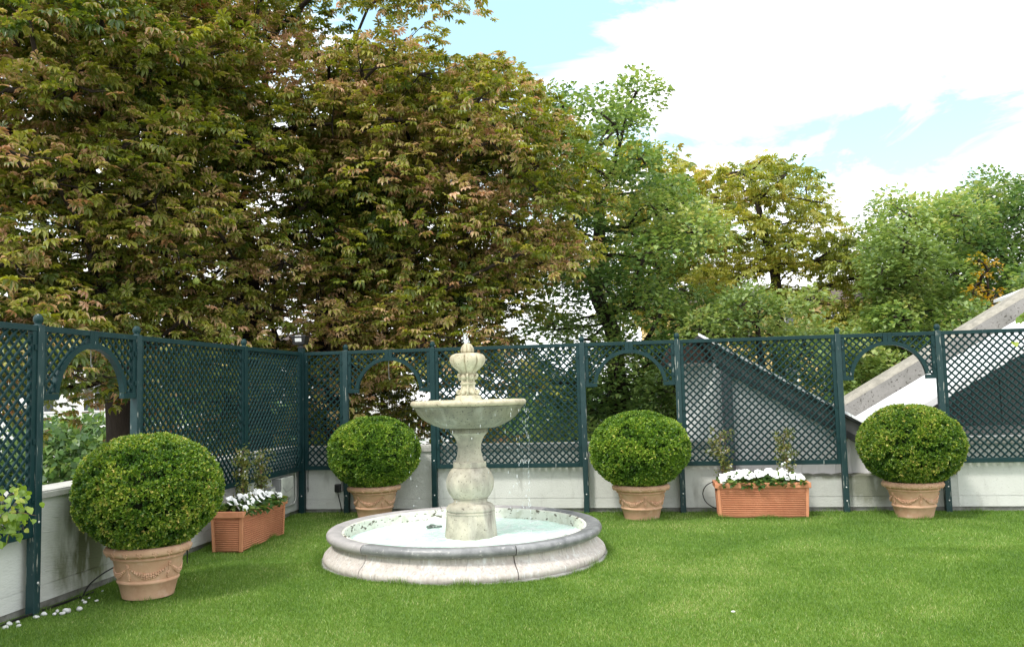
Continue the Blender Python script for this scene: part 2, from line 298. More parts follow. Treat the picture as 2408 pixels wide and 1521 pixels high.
def stamp(T, TF, E, P, D, Nn, S, rnd, extra, jit=0):
    """put template T (k,3: side, along, normal) at points P with axis D and normal Nn, size S"""
    D = nrm(D); X = nrm(np.cross(D, Nn)); Z = np.cross(X, D); n, k = len(P), len(T)
    V = P[:, None, :] + S[:, None, None]*(T[None, :, 0:1]*X[:, None, :] + T[None, :, 1:2]*D[:, None, :] + T[None, :, 2:3]*Z[:, None, :])
    if jit: V += RG.normal(0, 1, V.shape)*(jit*S[:, None, None])
    F = (TF[None]+(np.arange(n)*k)[:, None, None]).reshape(-1, 3)
    A = np.zeros((n, k, 3), np.float32); A[:, :, 0] = E[None]; A[:, :, 1] = rnd[:, None]; A[:, :, 2] = extra[:, None]
    return V.reshape(-1, 3), F, A.reshape(-1, 3)
def cat_np(L):
    V, F, A, n = [], [], [], 0
    for v, f, a in L: V.append(v); F.append(f+n); A.append(a); n += len(v)
    return np.concatenate(V), np.concatenate(F), np.concatenate(A)
# leaf templates
def palmate(nl, droop, fine=True, fold=.10, curl=0.):
    V, F, E = [], [], []
    for i in range(nl):
        a = (i-(nl-1)/2)/((nl-1)/2)*R_(125); L = .62*(1-.38*abs(a)/R_(125)); wd = .108*(1-.25*abs(a)/R_(125))
        prof = [(0, 0), (-.45*wd, .35), (-wd, .70), (0, 1), (wd, .70), (.45*wd, .35), (0, .6)] if fine else [(0, 0), (-wd, .65), (0, 1), (wd, .65)]
        b = len(V)
        for j, (x, y) in enumerate(prof):
            mid = abs(x) < 1e-6; z = -droop*(y**1.6)*L + (0 if mid else fold*L*(.6+curl*y)) ; yy = y*L*(1-.25*droop*y)
            V.append((x*math.cos(a)+yy*math.sin(a), .12+yy*math.cos(a)-x*math.sin(a), z))
            E.append(.0 if (j == 6 or j == 0) else (.46 if not mid else .6))
        F += [(b, b+6, b+1), (b+1, b+6, b+2), (b+2, b+6, b+3), (b+3, b+6, b+4), (b+4, b+6, b+5), (b+5, b+6, b)] if fine else [(b, b+2, b+1), (b, b+3, b+2)]
    return np.array(V), np.array(F), np.array(E)
T_CH = [palmate(7, .10, fold=.14), palmate(7, .30, fold=.16, curl=.9), palmate(5, .0, fold=.15), palmate(7, .60, fold=.20, curl=1.2)]
T_CHF = [palmate(7, .3, False), palmate(5, .6, False), palmate(7, .9, False)]
T_OV = (np.array([(0, 0, 0), (-.42, .38, .1), (0, 1, -.12), (.42, .38, .1)]), np.array([(0, 2, 1), (0, 3, 2)]), np.array([0, .4, .5, .4]))
T_BX = (np.array([(0, 0, 0), (-.30, .5, .08), (0, 1, 0), (.30, .5, .08)]), np.array([(0, 2, 1), (0, 3, 2)]), np.array([0, .3, .3, .3]))
T_HT = (np.array([(0, 0, 0), (-.42, .10, .06), (-.46, .42, .10), (-.22, .78, .03), (0, 1, -.12), (.22, .78, .03), (.46, .42, .10), (.42, .10, .06), (0, .45, 0)]),
        np.array([(8, 1, 0), (8, 2, 1), (8, 3, 2), (8, 4, 3), (8, 5, 4), (8, 6, 5), (8, 7, 6), (8, 0, 7)]), np.array([0, .3, .4, .4, .5, .4, .4, .3, 0]))

# ---------------------------------------------------------------- frame of the garden: u along the back fence, w towards the camera
CX, CY, AZ = -2.9207, 11.5423, R_(-8.5533)
DU = Vector((math.cos(AZ), math.sin(AZ), 0)); DW = Vector((math.sin(AZ), -math.cos(AZ), 0))
def G(u, w_, z=0): return Vector((CX, CY, 0)) + DU*u + DW*w_ + Vector((0, 0, z))
def root(name, rz=0): return empty(name, (CX, CY, 0), AZ+rz)

# ================================================================ SETTING
s_ = 320
g = MB().add([(-s_, -s_, -3), (s_, -s_, -3), (s_, s_, -3), (-s_, s_, -3)], [(0, 1, 2, 3)]).build('street_ground', M_GROUND); tag(g, kind='structure')

def lawn_mat():
    m = mat('lawn_turf', (.09, .19, .022), .9, ((.08, .15, .016), 3.0, .35, .7, 5), ((.18, .24, .05), 26, .50, .80, 5), bump=(120, .01))
    return m
M_TURF = lawn_mat()
n = 60; vs = []; fs = []
def lawn_z(x, y): return .008*math.sin(1.7*x+.4)*math.cos(1.3*y) + .006*math.sin(3.1*y+x) - .006
for i in range(n+1):
    for j in range(n+1):
        p = G(-.09+12.2*i/n, -.06+14*j/n); vs.append((p.x, p.y, lawn_z(p.x, p.y)))
for i in range(n):
    for j in range(n): a = i*(n+1)+j; fs.append((a, a+1, a+n+2, a+n+1))
lawn = MB().add(vs, fs).build('lawn', M_TURF, smooth=True); tag(lawn, kind='structure')
T = MB(); m4 = Matrix.Translation((CX, CY, 0)) @ Matrix.Rotation(AZ, 4, 'Z')
T.box(-.36, 12.1, -14.0, .34, -3.0, -.06, m4); ter = T.build('roof_terrace', M_PLINTH); tag(ter, kind='structure')

# -------- low walls
def wall_run(rt, x0, x1, cz0, cz1, m, back=.36, gap=None):
    """render face at y=.08, inside is -y"""
    segs = [(x0, x1)] if not gap else [(x0, gap[0]), (gap[1], x1)]
    W = MB(); Cp = MB(); P = MB()
    for a, b in segs:
        W.box(a, b, .08, back, .178, cz0); W.box(a, b, .088, back-.001, .168, .178); W.box(a, b, .076, back, .045, .168)
        Cp.box(a, b, .055, back+.03, cz0+.002, cz1-.012); Cp.box(a+.002, b-.002, .062, back+.02, cz1-.012, cz1)
    P.box(x0, x1, .10, back-.02, -.3, .043)
    W.build('wall_panel', m, rt); Cp.build('coping', M_COPE, rt, bevel=.006); P.build('plinth', M_PLINTH, rt)
wb = root('garden_wall'); tag(wb, 'low pale rendered wall with stone coping under the back fence', 'wall')
wall_run(wb, -.40, 12, .80, .882, M_WALL, gap=(5.56, 8.42))
lw = MB(); nn = 50; x0, x1 = 5.562, 8.418                                           # lowered stretch with a weathered crumbling top
top = [.425+.006*math.sin(i*1.7)+.005*random.random() for i in range(nn+1)]
for i in range(nn):
    a, b = x0+(x1-x0)*i/nn, x0+(x1-x0)*(i+1)/nn
    lw.hexa([(a, .081, .178), (b, .081, .178), (b, .30, .178), (a, .30, .178)], [(a, .081, top[i]), (b, .081, top[i+1]), (b, .30, top[i+1]+.01), (a, .30, top[i]+.01)])
lw.box(x0, x1, .089, .30, .168, .178); lw.box(x0, x1, .077, .30, .045, .168)
M_LOWW = mat('weathered_render', (.54, .55, .52), .88, ((.40, .41, .38), 3, .38, .75, 7), ((.34, .35, .32), 50, .62, .8, 4), bump=(60, .006))
stain(M_LOWW, (6.9, 0, .44), (2.2, 5, .06), (.13, .14, .10), .9); stain(M_LOWW, (7.42, 0, .30), (.28, 5, .26), (.20, .21, .15), .8)
lw.build('weathered_wall_panel', M_LOWW, wb)
wl = root('garden_wall', R_(90)); tag(wl, 'low stained concrete wall with pale coping under the left fence', 'wall')
wall_run(wl, -10.5, .078, .84, .905, M_WALLL)
tr = MB()                                                                            # trowel ridges in the render
for k in range(34):
    x = -5.05+1.6*random.random(); z = .22+.55*random.random(); L = .06+.22*random.random(); dz = -.12*L
    tr.tube(pathc([(x, .0805, z), (x+L*.5, .0795, z+dz*.5+.008*(random.random()-.5)), (x+L, .0805, z+dz)], 4), [.001]+[.0024+.001*random.random()]*7+[.001], 5)
tr.build('trowel_ridge', M_WALLL, wl)

# -------- trellis fences
HT, HB = 2.19, .581
def slats(mb, x0, x1, z0, z1, dirn, y0, y1, inside=None, pitch=.0905, wd=.0205):
    """bars at 45 degrees, clipped to the opening; dirn +1 rises to the right"""
    c = x0-(z1-z0) if dirn > 0 else x0
    k0 = -40; 
    for k in range(-60, 120):
        xs = x0+pitch*k+.02                                           # where the bar crosses z0
        pts = []; st = .012; tmax = (z1-z0)
        n_ = int(tmax/st)
        run = []
        for i in range(n_+1):
            z = z0+tmax*i/n_; x = xs+dirn*(z-z0)
            ok = x0-.01 <= x <= x1+.01 and (inside is None or inside(x, z))
            if ok: run.append((x, z))
            if (not ok or i == n_) and run:
                if len(run) > 2: pts.append((run[0], run[-1]))
                run = []
        for a, b in pts:
            h = wd/2/math.sqrt(2); ym = (y0+y1)/2; yc = y0 if dirn_front(y0) else y1
            # five-sided profile: flat back, rounded front
            dx, dz = (b[0]-a[0]), (b[1]-a[1]); L = math.hypot(dx, dz); nx, nz = -dz/L, dx/L; r = wd/2
            prof = [(-r, y1), (-r, y0+.004), (-r*.55, y0), (r*.55, y0), (r, y0+.004), (r, y1)]
            vs = [(p[0]+nx*o, yy, p[1]+nz*o) for p in (a, b) for o, yy in prof]
            mb.add(vs, [(0, 1, 2, 3, 4, 5), (11, 10, 9, 8, 7, 6)]+[(i, i+6, (i+1) % 6+6, (i+1) % 6) for i in range(6)])
def dirn_front(y): return y < 0
def bracket(x, z): return MB().box(x-.013, x+.013, -.034, -.028, z-.02, z+.02).ball((x, -.034, z), .006, 8, 4)
def panel(rt, x0, x1, front):
    p0, p1 = x0+.034, x1-.034
    L = MB(); slats(L, p0+.04, p1-.04, HB+.05, HT-.045, front, -.013, 0); slats(L, p0+.04, p1-.04, HB+.05, HT-.045, -front, .001, .013)
    lat = L.build('lattice', M_LATH, rt)
    F = MB().box(p0, p0+.045, -.024, .022, HB, HT-.046).box(p1-.045, p1, -.024, .022, HB, HT-.046)
    F.box(p0, p1, -.027, .024, HT-.045, HT+.001).box(p0+.046, p1-.046, -.022, .02, HB, HB+.055)
    fr = F.build('panel_frame', M_PAINT, rt, bevel=.003)
    for z in (2.02, 1.30, .86):
        for x in (p0+.02, p1-.02): bracket(x, z).build('fixing_bracket', M_PAINT, fr)
def arch(rt, x0, x1, front_left):
    p0, p1 = x0+.034, x1-.034; xc = (x0+x1)/2; zc = 1.612; ri, ro = .43, .476
    zb, zt = 1.662, HT-.045
    ins = lambda x, z: math.hypot(x-xc, z-zc) > ro-.006
    for (a, b, d) in ((p0+.04, xc-.05, front_left), (xc+.05, p1-.04, -front_left)):
        L = MB(); slats(L, a, b, zb-.01, zt, d, -.013, 0, ins); slats(L, a, b, zb-.01, zt, -d, .001, .013, ins)
        L.build('spandrel_lattice', M_LATH, rt)
    F = MB().box(p0, xc-.055, -.027, .024, zt, HT+.001).box(xc+.055, p1, -.027, .024, zt, HT+.001)
    F.box(p0, p0+.045, -.022, .02, zb, zt-.001).box(p1-.045, p1, -.022, .02, zb, zt-.001)
    F.box(p0, xc-ri+.006, -.026, .022, 1.612, zb).box(xc+ri-.006, p1, -.026, .022, 1.612, zb)
    F.box(xc-.053, xc-.001, -.030, .024, 2.035, HT+.002).box(xc+.001, xc+.053, -.030, .024, 2.035, HT+.002)
    F.build('arch_frame', M_PAINT, rt, bevel=.003)
    A = MB(); a0 = math.asin(.05/ri); n_ = 32
    pr = []
    for i in range(n_+1):
        t = a0*1.08+(PI-2.16*a0)*i/n_; pr.append((math.cos(t), math.sin(t)))
    vs = []
    for c, s in pr: vs += [(xc+c*ri, -.029, zc+s*ri), (xc+c*ro, -.029, zc+s*ro), (xc+c*ro, .022, zc+s*ro), (xc+c*ri, .022, zc+s*ri)]
    fs = [(0, 1, 2, 3), tuple(len(vs)-1-i for i in range(4))]
    for i in range(n_):
        for k in range(4): fs.append((4*i+k, 4*i+4+k, 4*i+4+(k+1) % 4, 4*i+(k+1) % 4))
    A.add(vs, fs).build('arch_ring', M_PAINT, rt)
    for z in (2.02, 1.75):
        for x in (p0+.02, p1-.02): bracket(x, z).build('fixing_bracket', M_PAINT, rt)
def post(rt, x, worn=False, ball=True, h=2.197, wd=.035):
    P = MB().box(x-wd, x+wd, -.038, .034, -.02, h); p = P.build('post', M_WORN if worn else M_PAINT, rt, bevel=.004)
    if ball:
        prof = [(.0001, h+.085), (.018, h+.082), (.031, h+.066), (.037, h+.045), (.034, h+.026), (.025, h+.012), (.024, h+.004), (.030, h+.002), (.030, h)]
        o = MB().lathe(prof[::-1], 20, cx=x, cy=-.002).build('ball_finial', M_PAINT, p, smooth=True)
    for z in (.30, .135) if x > 6 else (.69, .235): MB().ball((x+.004, -.039, z), .0095, 10, 6, (1, .5, 1)).build('screw', M_SCREW, p)
    return p
fb = root('trellis_fence'); tag(fb, 'dark green trellis fence with three arched openings along the back wall', 'fence', 'trellis fences round the lawn')
US = [0, .634, 1.858, 3.873, 5.099, 7.083, 8.265, 10.25]
post(fb, 0, False, False, 2.25, .04)
for i, u in enumerate(US[1:]): post(fb, u, worn=(i in (0, 2, 3, 4, 5)))
panel(fb, 0.01, US[1], 1); arch(fb, US[1], US[2], -1); panel(fb, US[2], US[3], -1); arch(fb, US[3], US[4], 1)
panel(fb, US[4], US[5], 1); arch(fb, US[5], US[6], -1); panel(fb, US[6], US[7], -1)
fl = root('trellis_fence', R_(90)); tag(fl, 'dark green trellis fence with one arched opening along the left wall', 'fence', 'trellis fences round the lawn')
LS = [-7.15, -5.137, -3.8488, -1.7186, -.04]
for i, x in enumerate(LS[:-1]): post(fl, x, worn=(i in (1, 2)))
panel(fl, LS[0], LS[1], 1); arch(fl, LS[1], LS[2], 1); panel(fl, LS[2], LS[3], -1); panel(fl, LS[3], LS[4], 1)
panel(fl, -9.15, LS[0], -1); post(fl, -9.15)
# hanging hooks under two arches
for rt_, x, L in ((fl, (LS[1]+LS[2])/2-.02, .12), (fb, (US[1]+US[2])/2, .22)):
    h = MB().tube(pathc([(x, -.01, 2.034), (x+.003, -.01, 2.034-L), (x+.012, -.01, 2.034-L-.03), (x+.02, -.01, 2.034-L-.012)], 6), .0032, 6).build('hook', M_GREYP, rt_)

# floodlight on the corner post
fo = empty('floodlight', G(.0, .02, 2.25), AZ); tag(fo, 'black floodlight with a white sticker on top of the corner post', 'floodlight')
b = MB(); lo = [(-.075, -.075, .045), (.075, -.075, .045), (.085, .05, .045), (-.085, .05, .045)]; hi = [(-.105, -.10, .15), (.105, -.10, .15), (.105, .06, .15), (-.105, .06, .15)]
b.hexa(lo, hi); b.build('housing', M_LAMPB, fo, bevel=.006)
MB().box(-.11, .11, -.108, .065, .152, .172).build('visor', M_LAMPB, fo, bevel=.004)
MB().box(-.045, .045, -.03, .03, -.001, .02).box(-.03, .03, -.02, .02, .02, .044).build('mount', M_LAMPB, fo, bevel=.003)
for k in range(3): pass
MB().box(-.085, .085, -.094, -.083, .055, .062).box(-.09, .09, -.098, -.088, .068, .074).build('cooling_fin', M_LAMPB, fo)
st = MB(); yy = lambda z: -.075-(z-.045)*.238-.0025
st.add([(-.05, yy(.085), .085), (.045, yy(.085), .085), (.045, yy(.132), .132), (-.05, yy(.132), .132)], [(0, 1, 2, 3)]); st.build('sticker', M_LABELW, fo)
MB().box(-.04, .05, -.11, -.1085, .160, .170).build('small_sticker', M_LABELW, fo)

# junction boxes and conduits near the corner (frame of the left wall)
jb = empty('junction_box', (CX, CY, 0), AZ+R_(90)); tag(jb, 'pale square junction box on the left wall behind the rose', 'junction box')
MB().box(-.73, -.36, -.03, .079, .285, .545).build('cover', M_BOX, jb, bevel=.006); MB().box(-.79, -.733, -.025, .079, .29, .54).build('side_plate', M_GREYP, jb, bevel=.003)
MB().tube([(-.70, -.032, .43), (-.60, -.033, .36), (-.54, -.032, .365), (-.38, -.032, .40)], .0022, 5).build('crack', M_GREYP, jb)
j2 = empty('junction_box', (CX, CY, 0), AZ+R_(90)); tag(j2, 'small grey junction box left of the pale square one', 'junction box')
MB().box(-1.0, -.85, .0, .079, .37, .46).build('cover', M_GREYP, j2, bevel=.006); MB().box(-.98, -.87, -.003, .0, .385, .445).build('lid', M_BOX, j2)
cd = MB().tube(pathc([(-1.6, .06, .135), (-.8, .06, .14), (-.22, .06, .15), (-.13, .06, .17), (-.10, .055, .24), (-.10, .055, .5), (-.11, .06, .62)], 8), .010, 8).build('conduit', M_PIPE, None, True)
cd.location = (CX, CY, 0); cd.rotation_euler = (0, 0, AZ+R_(90)); tag(cd, 'white conduit pipe bending up the left wall beside the corner', 'conduit pipe')
c2 = MB().tube(pathc([(.08, .05, .60), (.06, .055, .54), (.055, .06, .40), (.062, .055, .34), (.055, .06, .28)], 6), .007, 7).ball((.058, .05, .33), .017, 8, 6, (.8, .8, 1.6)).build('cable', M_GREYP, None, True)
c2.location = (CX, CY, 0); c2.rotation_euler = (0, 0, AZ); tag(c2, 'short grey cable with a connector on the back wall by the corner', 'cable')
so_ = root('wall_socket'); tag(so_, 'black weatherproof socket with a cable on the back wall', 'socket')
MB().box(.445, .535, .02, .079, .275, .385).build('socket_box', M_LAMPB, so_, bevel=.014); MB().box(.535, .56, .04, .079, .285, .41).build('back_plate', M_GREYP, so_, bevel=.004)
MB().tube(pathc([(.49, .045, .276), (.495, .045, .23), (.52, .05, .12), (.54, .045, .02), (.53, .03, -.01)], 6), .006, 7).build('power_cable', M_RUBBER, so_)

# -------- metal clad dormer beyond the back wall
dm = root('roof_dormer'); tag(dm, 'grey metal clad dormer with a sloping white edged roof behind the trellis', 'building')
def rz_(u): return 2.235-(u-5.40)*(2.235-1.075)/(7.36-5.40)                          # roof line on the face
c = MB(); us = [5.60]; 
while us[-1] < 8.0: us.append(us[-1]+.205)
for i in range(len(us)-1):                                                            # standing seam sheets, each its own depth
    a, b_ = us[i]+.003, us[i+1]-.003; z1a, z1b = min(rz_(a)-.29, 1.93), min(rz_(b_)-.29, 1.93)
    z1a = max(z1a, .5); z1b = max(z1b, .5)
    c.hexa([(a, .31, -.3), (b_, .31, -.3), (b_, .36, -.3), (a, .36, -.3)], [(a, .31, z1a), (b_, .31, z1b), (b_, .36, z1b), (a, .36, z1a)])
    c.hexa([(us[i+1]-.006, .295, -.3), (us[i+1]+.006, .295, -.3), (us[i+1]+.006, .36, -.3), (us[i+1]-.006, .36, -.3)], [(us[i+1]-.006, .295, z1b), (us[i+1]+.006, .295, z1b), (us[i+1]+.006, .36, z1b), (us[i+1]-.006, .36, z1b)])
c.build('front_cladding', M_CLAD, dm)
c = MB()
ms = Matrix.Translation((5.595, .38, 0)) @ Matrix.Rotation(R_(38), 4, 'Z')
for i in range(3):
    y = i*.21; c.box(-.014, .014, y, y+.2, -.3, 1.90, ms); c.box(-.022, .014, y+.2, y+.21, -.3, 1.90, ms)
c.build('side_cladding', M_CLADSUN, dm)
MB().box(5.575, 5.61, .29, .40, -.3, 1.93).build('corner_trim', M_CLAD, dm)
M_DPIPE = mat('dark_zinc', (.16, .16, .175), .4, ((.11, .11, .12), 6, .4, .7, 4), spec=.5)
MB().box(5.66, 5.80, .20, .29, -.3, 1.80).build('downpipe', M_DPIPE, dm, bevel=.02)
sh = [(5.38, rz_(5.38)), (7.62, rz_(7.62)), (7.62, rz_(7.62)-.035), (5.38, rz_(5.38)-.035)]
M_FASC = mat('grey_fascia', (.20, .20, .195), .5, ((.12, .12, .115), 5, .4, .7, 6))
MB().prism(sh, .10, 9.8).build('roof_sheet', M_DARKM, dm)
e = MB()                                                                              # bright drip edge made of short lengths
k = 5.385
while k < 7.6:
    k2 = min(k+.155, 7.62); e.prism([(k, rz_(k)+.032), (k2, rz_(k2)+.032), (k2, rz_(k2)-.004), (k, rz_(k)-.004)], .07, .115); k = k2+.012
e.build('drip_edge', M_ROOFW, dm)
fa = [(5.44, rz_(5.44)-.037), (7.62, rz_(7.62)-.037), (7.62, rz_(7.62)-.20), (5.60, rz_(5.60)-.20)]
MB().prism(fa, .20, .30).build('fascia', M_FASC, dm)
fa = [(5.62, rz_(5.62)-.202), (7.7, rz_(7.7)-.202), (7.7, rz_(7.7)-.285), (5.72, rz_(5.72)-.285)]
MB().prism(fa, .17, .305).build('lower_fascia', M_DARKM, dm)
MB().add([(5.40, .12, rz_(5.4)-.05), (5.60, .12, rz_(5.6)-.05), (5.60, 9.7, rz_(5.6)-.05), (5.40, 9.7, rz_(5.4)-.05)], [(0, 3, 2, 1)]).build('soffit', M_BROWN, dm)
MB().hexa([(4.9, .45, 1.90), (5.585, .45, 1.90), (5.585, 2.6, 1.90), (4.9, 2.6, 1.90)], [(5.05, .45, 2.15), (5.585, .45, 2.1), (5.585, 2.6, 2.1), (5.05, 2.6, 2.15)]).build('eaves_box', M_BROWN, dm)
MB().box(5.0, 5.57, .30, .44, 1.86, 1.90).build('eaves_ledge', M_BEAM, dm)

# -------- big sloping roof on the right, with its concrete parapet beam
rf = root('sloping_roof'); tag(rf, 'white metal roof rising to the right with a speckled concrete parapet beam', 'building')
def lnz(u, u0, z0, u1, z1): return z0+(u-u0)*(z1-z0)/(u1-u0)
lowz = lambda u: lnz(u, 8.433, 1.299, 9.674, 2.019)                                   # lower edge at y=1.0
topz = lambda u: lnz(u, 7.70, .96, 10.34, 2.50)                                       # foot of the beam at y=2.5
a, b_ = 6.9, 14.5
rs = MB(); ny = 1; nx = 24
U0 = [a+(b_-a)*i/nx for i in range(nx+1)]
vs = [(u, 1.0, lowz(u)) for u in U0]+[(u+.35, 2.62, topz(u+.35)) for u in U0]
vs += [(x, y, z-.05) for x, y, z in vs]; n1 = nx+1
fs = [(i, i+1, n1+i+1, n1+i) for i in range(nx)]+[(2*n1+i, 3*n1+i, 3*n1+i+1, 2*n1+i+1) for i in range(nx)]+[(i+1, i, 2*n1+i, 2*n1+i+1) for i in range(nx)]
rs.add(vs, fs).build('roof_sheet', M_ROOFW, rf)
se = MB()
MB().hexa([(a, .965, lowz(a)-.085), (b_, .965, lowz(b_)-.085), (b_, .998, lowz(b_)-.085), (a, .998, lowz(a)-.085)], [(a, .965, lowz(a)+.012), (b_, .965, lowz(b_)+.012), (b_, .998, lowz(b_)+.012), (a, .998, lowz(a)+.012)]).build('roof_edge', M_CLAD, rf)
MB().hexa([(a, 1.01, lowz(a)-.19), (b_, 1.01, lowz(b_)-.19), (b_, 1.04, lowz(b_)-.19), (a, 1.04, lowz(a)-.19)], [(a, 1.01, lowz(a)-.056), (b_, 1.01, lowz(b_)-.056), (b_, 1.04, lowz(b_)-.056), (a, 1.04, lowz(a)-.056)]).build('gutter', M_DARKM, rf)
bz = lambda u, d: topz(u)+d
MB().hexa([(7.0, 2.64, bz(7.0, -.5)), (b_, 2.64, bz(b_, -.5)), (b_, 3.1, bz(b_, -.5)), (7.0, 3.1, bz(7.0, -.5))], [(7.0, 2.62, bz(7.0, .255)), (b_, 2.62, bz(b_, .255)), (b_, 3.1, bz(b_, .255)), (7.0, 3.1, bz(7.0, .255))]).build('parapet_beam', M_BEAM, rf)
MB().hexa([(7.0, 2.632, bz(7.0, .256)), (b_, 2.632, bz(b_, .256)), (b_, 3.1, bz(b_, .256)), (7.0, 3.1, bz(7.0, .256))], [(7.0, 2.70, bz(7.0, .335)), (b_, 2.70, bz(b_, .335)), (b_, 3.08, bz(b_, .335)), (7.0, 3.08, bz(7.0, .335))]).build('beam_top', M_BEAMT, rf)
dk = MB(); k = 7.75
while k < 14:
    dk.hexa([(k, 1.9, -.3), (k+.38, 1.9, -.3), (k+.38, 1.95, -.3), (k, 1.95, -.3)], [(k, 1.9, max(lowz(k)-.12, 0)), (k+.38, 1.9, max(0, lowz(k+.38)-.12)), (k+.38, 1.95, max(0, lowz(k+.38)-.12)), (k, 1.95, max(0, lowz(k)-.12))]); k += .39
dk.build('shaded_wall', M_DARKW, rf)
MB().box(8.5, 14, 1.55, 1.89, .5, .93).build('inner_kerb', M_BEAM, rf)
MB().hexa([(10.52, 3.2, 2.85), (12, 3.2, 3.25), (12, 4, 3.25), (10.52, 4, 2.85)], [(10.52, 3.2, 2.90), (12, 3.2, 3.45), (12, 4, 3.45), (10.52, 4, 2.90)]).build('upper_roof', M_ROOFW, rf)

# -------- far buildings seen through the trees
def building(label, x0, x1, Y, zt, m, rows, depth=10, cols=None, roofh=1.0):
    bd = empty('apartment_building', ((x0+x1)/2, Y, -3)); tag(bd, label, 'building'); hw = (x1-x0)/2; H_ = zt+3
    MB().box(-hw, hw, 0, depth, 0, H_).build('wall', m, bd)
    MB().hexa([(-hw-.5, -.6, H_+.01), (hw+.5, -.6, H_+.01), (hw+.5, depth+.5, H_+.01), (-hw-.5, depth+.5, H_+.01)], [(-hw, 2.5, H_+roofh), (hw, 2.5, H_+roofh), (hw, depth-2, H_+roofh), (-hw, depth-2, H_+roofh)]).build('roof', M_TILE, bd)
    n_ = int(2*hw/2.6)
    for r in range(rows):
        for i in range(n_):
            cx_ = -hw+2*hw*(i+.5)/n_; z = 1.0+r*3.0
            if z+1.6 > H_: continue
            f = MB().box(cx_-.62, cx_+.62, -.05, -.002, z, z+1.6).build('window', M_WHB, bd)
            MB().box(cx_-.52, cx_-.03, -.06, -.052, z+.1, z+1.5).box(cx_+.03, cx_+.52, -.06, -.052, z+.1, z+1.5).build('pane', M_GLASS, f)
    return bd
building('ochre apartment building with a dark roof behind the yellowing chestnut', 9.0, 30.5, 48, 6.3, M_YEL, 3)
building('white apartment building glimpsed through the brown chestnut leaves', -26, -7.5, 44, 4.2, M_WHB, 2, roofh=.8)

# ================================================================ FOUNTAIN
FX, FY = -.517, 8.441
ft = empty('tiered_fountain', (FX, FY, 0)); tag(ft, 'stone fountain with one raised bowl and a wide round pool on the lawn', 'fountain')
PX = .058                                                                             # the pedestal stands a little off centre
JT = [R_(a) for a in (-68, -8, 49, 106, 171, 231)]
roll = [(1.205, .20), (1.205, .268), (1.222, .281), (1.30, .286)] + [(1.31+.043*math.sin(t), .2435+.043*math.cos(t)) for t in [R_(q) for q in range(8, 181, 14)]] + [(1.29, .198)]
bodyp = [(1.20, .0), (1.20, .197), (1.283, .197), (1.285, .182), (1.290, .160), (1.302, .138), (1.325, .112), (1.352, .090), (1.374, .068), (1.383, .045), (1.381, .022), (1.366, .004), (1.36, -.03)]
M_RIMS = [M_RIM, M_RIM, M_RIMD, M_RIMD, M_RIMD, M_RIM]
for i in range(6):
    a, b_ = JT[i], JT[(i+1) % 6]+(2*PI if i == 5 else 0)
    o = MB().lathe(roll, 26, a+.0045, b_-.0045, close=True).build('rim_stone', M_RIMS[i], ft, True); smooth_angle(o)
    o.rotation_euler = (0, 0, 0); o.location = (0, 0, .002*((i*7) % 3-1))
    off = .05 if i in (0, 5, 4) else .02
    o = MB().lathe(bodyp, 26, a+.003+.003*(i == 0), b_-.003, close=True).build('basin_wall_stone', M_BASE, ft, True); smooth_angle(o)
MB().lathe([(1.26, .0), (1.26, .19), (1.215, .262)], 96).build('joint_mortar', M_JOINT, ft, True)
MB().lathe([(1.172, .02), (1.176, .262), (1.182, .272), (1.199, .274), (1.204, .268), (1.204, .1)], 120).build('basin_lining', M_LIP, ft, True)
MB().lathe([(1.41, -.02), (1.405, .006), (1.38, .010), (1.35, .008)], 96).build('footing', M_PLINTH, ft, True)
def ped(name, prof, m, n=64, mod=None, ang=35):
    o = MB().lathe(prof, n, mod=mod).build(name, m, ft, True); o.location = (PX, 0, 0); smooth_angle(o, ang); return o
ped('drum', [(.266, .02), (.262, .15), (.240, .385), (.238, .392), (.243, .396), (.243, .408), (.236, .414)], M_STONE)
ped('cushion', [(.234, .413), (.243, .43), (.240, .452), (.222, .476), (.19, .490), (.172, .494), (.168, .50), (.167, .525), (.174, .532), (.174, .538)], M_STONE)
ped('bulb', [(.170, .538)] + [(.168+.072*math.sin(PI*t)**.75, .538+.302*t) for t in [i/26 for i in range(27)]] + [(.163, .842)], M_STONE)
ped('lower_collar', [(.160, .842), (.165, .846), (.165, .892), (.160, .898), (.143, .900)], M_STONE)
ped('neck', [(.143, .900), (.139, .915), (.128, .955), (.1175, 1.005), (.116, 1.035), (.121, 1.075), (.134, 1.115), (.153, 1.150), (.176, 1.176), (.186, 1.183)], M_STONE)
ped('upper_collar', [(.186, 1.183), (.189, 1.187), (.189, 1.226), (.186, 1.232)], M_BOWL)
ped('bowl', [(.186, 1.232), (.27, 1.236), (.345, 1.262), (.415, 1.298), (.468, 1.335), (.508, 1.378), (.535, 1.425), (.545, 1.438), (.557, 1.444), (.559, 1.452), (.54, 1.456), (.50, 1.44), (.40, 1.37), (.2, 1.36), (.0, 1.36)], M_BOWL, 96)
ped('bowl_rim', [(.55, 1.455)] + [(.556+.026*math.sin(t), 1.483+.028*math.cos(t)) for t in [R_(q) for q in range(170, -20, -14)]] + [(.525, 1.505), (.515, 1.49), (.51, 1.45)], M_STONEL, 96)
bw = ped('bowl_water', [(.0, 1.494), (.3, 1.495), (.519, 1.494)], M_WATER, 64)
ped('finial_foot', [(.150, 1.47), (.150, 1.500), (.143, 1.505), (.141, 1.516), (.133, 1.522), (.131, 1.540), (.122, 1.553), (.098, 1.560), (.07, 1.566)], M_STONEL)
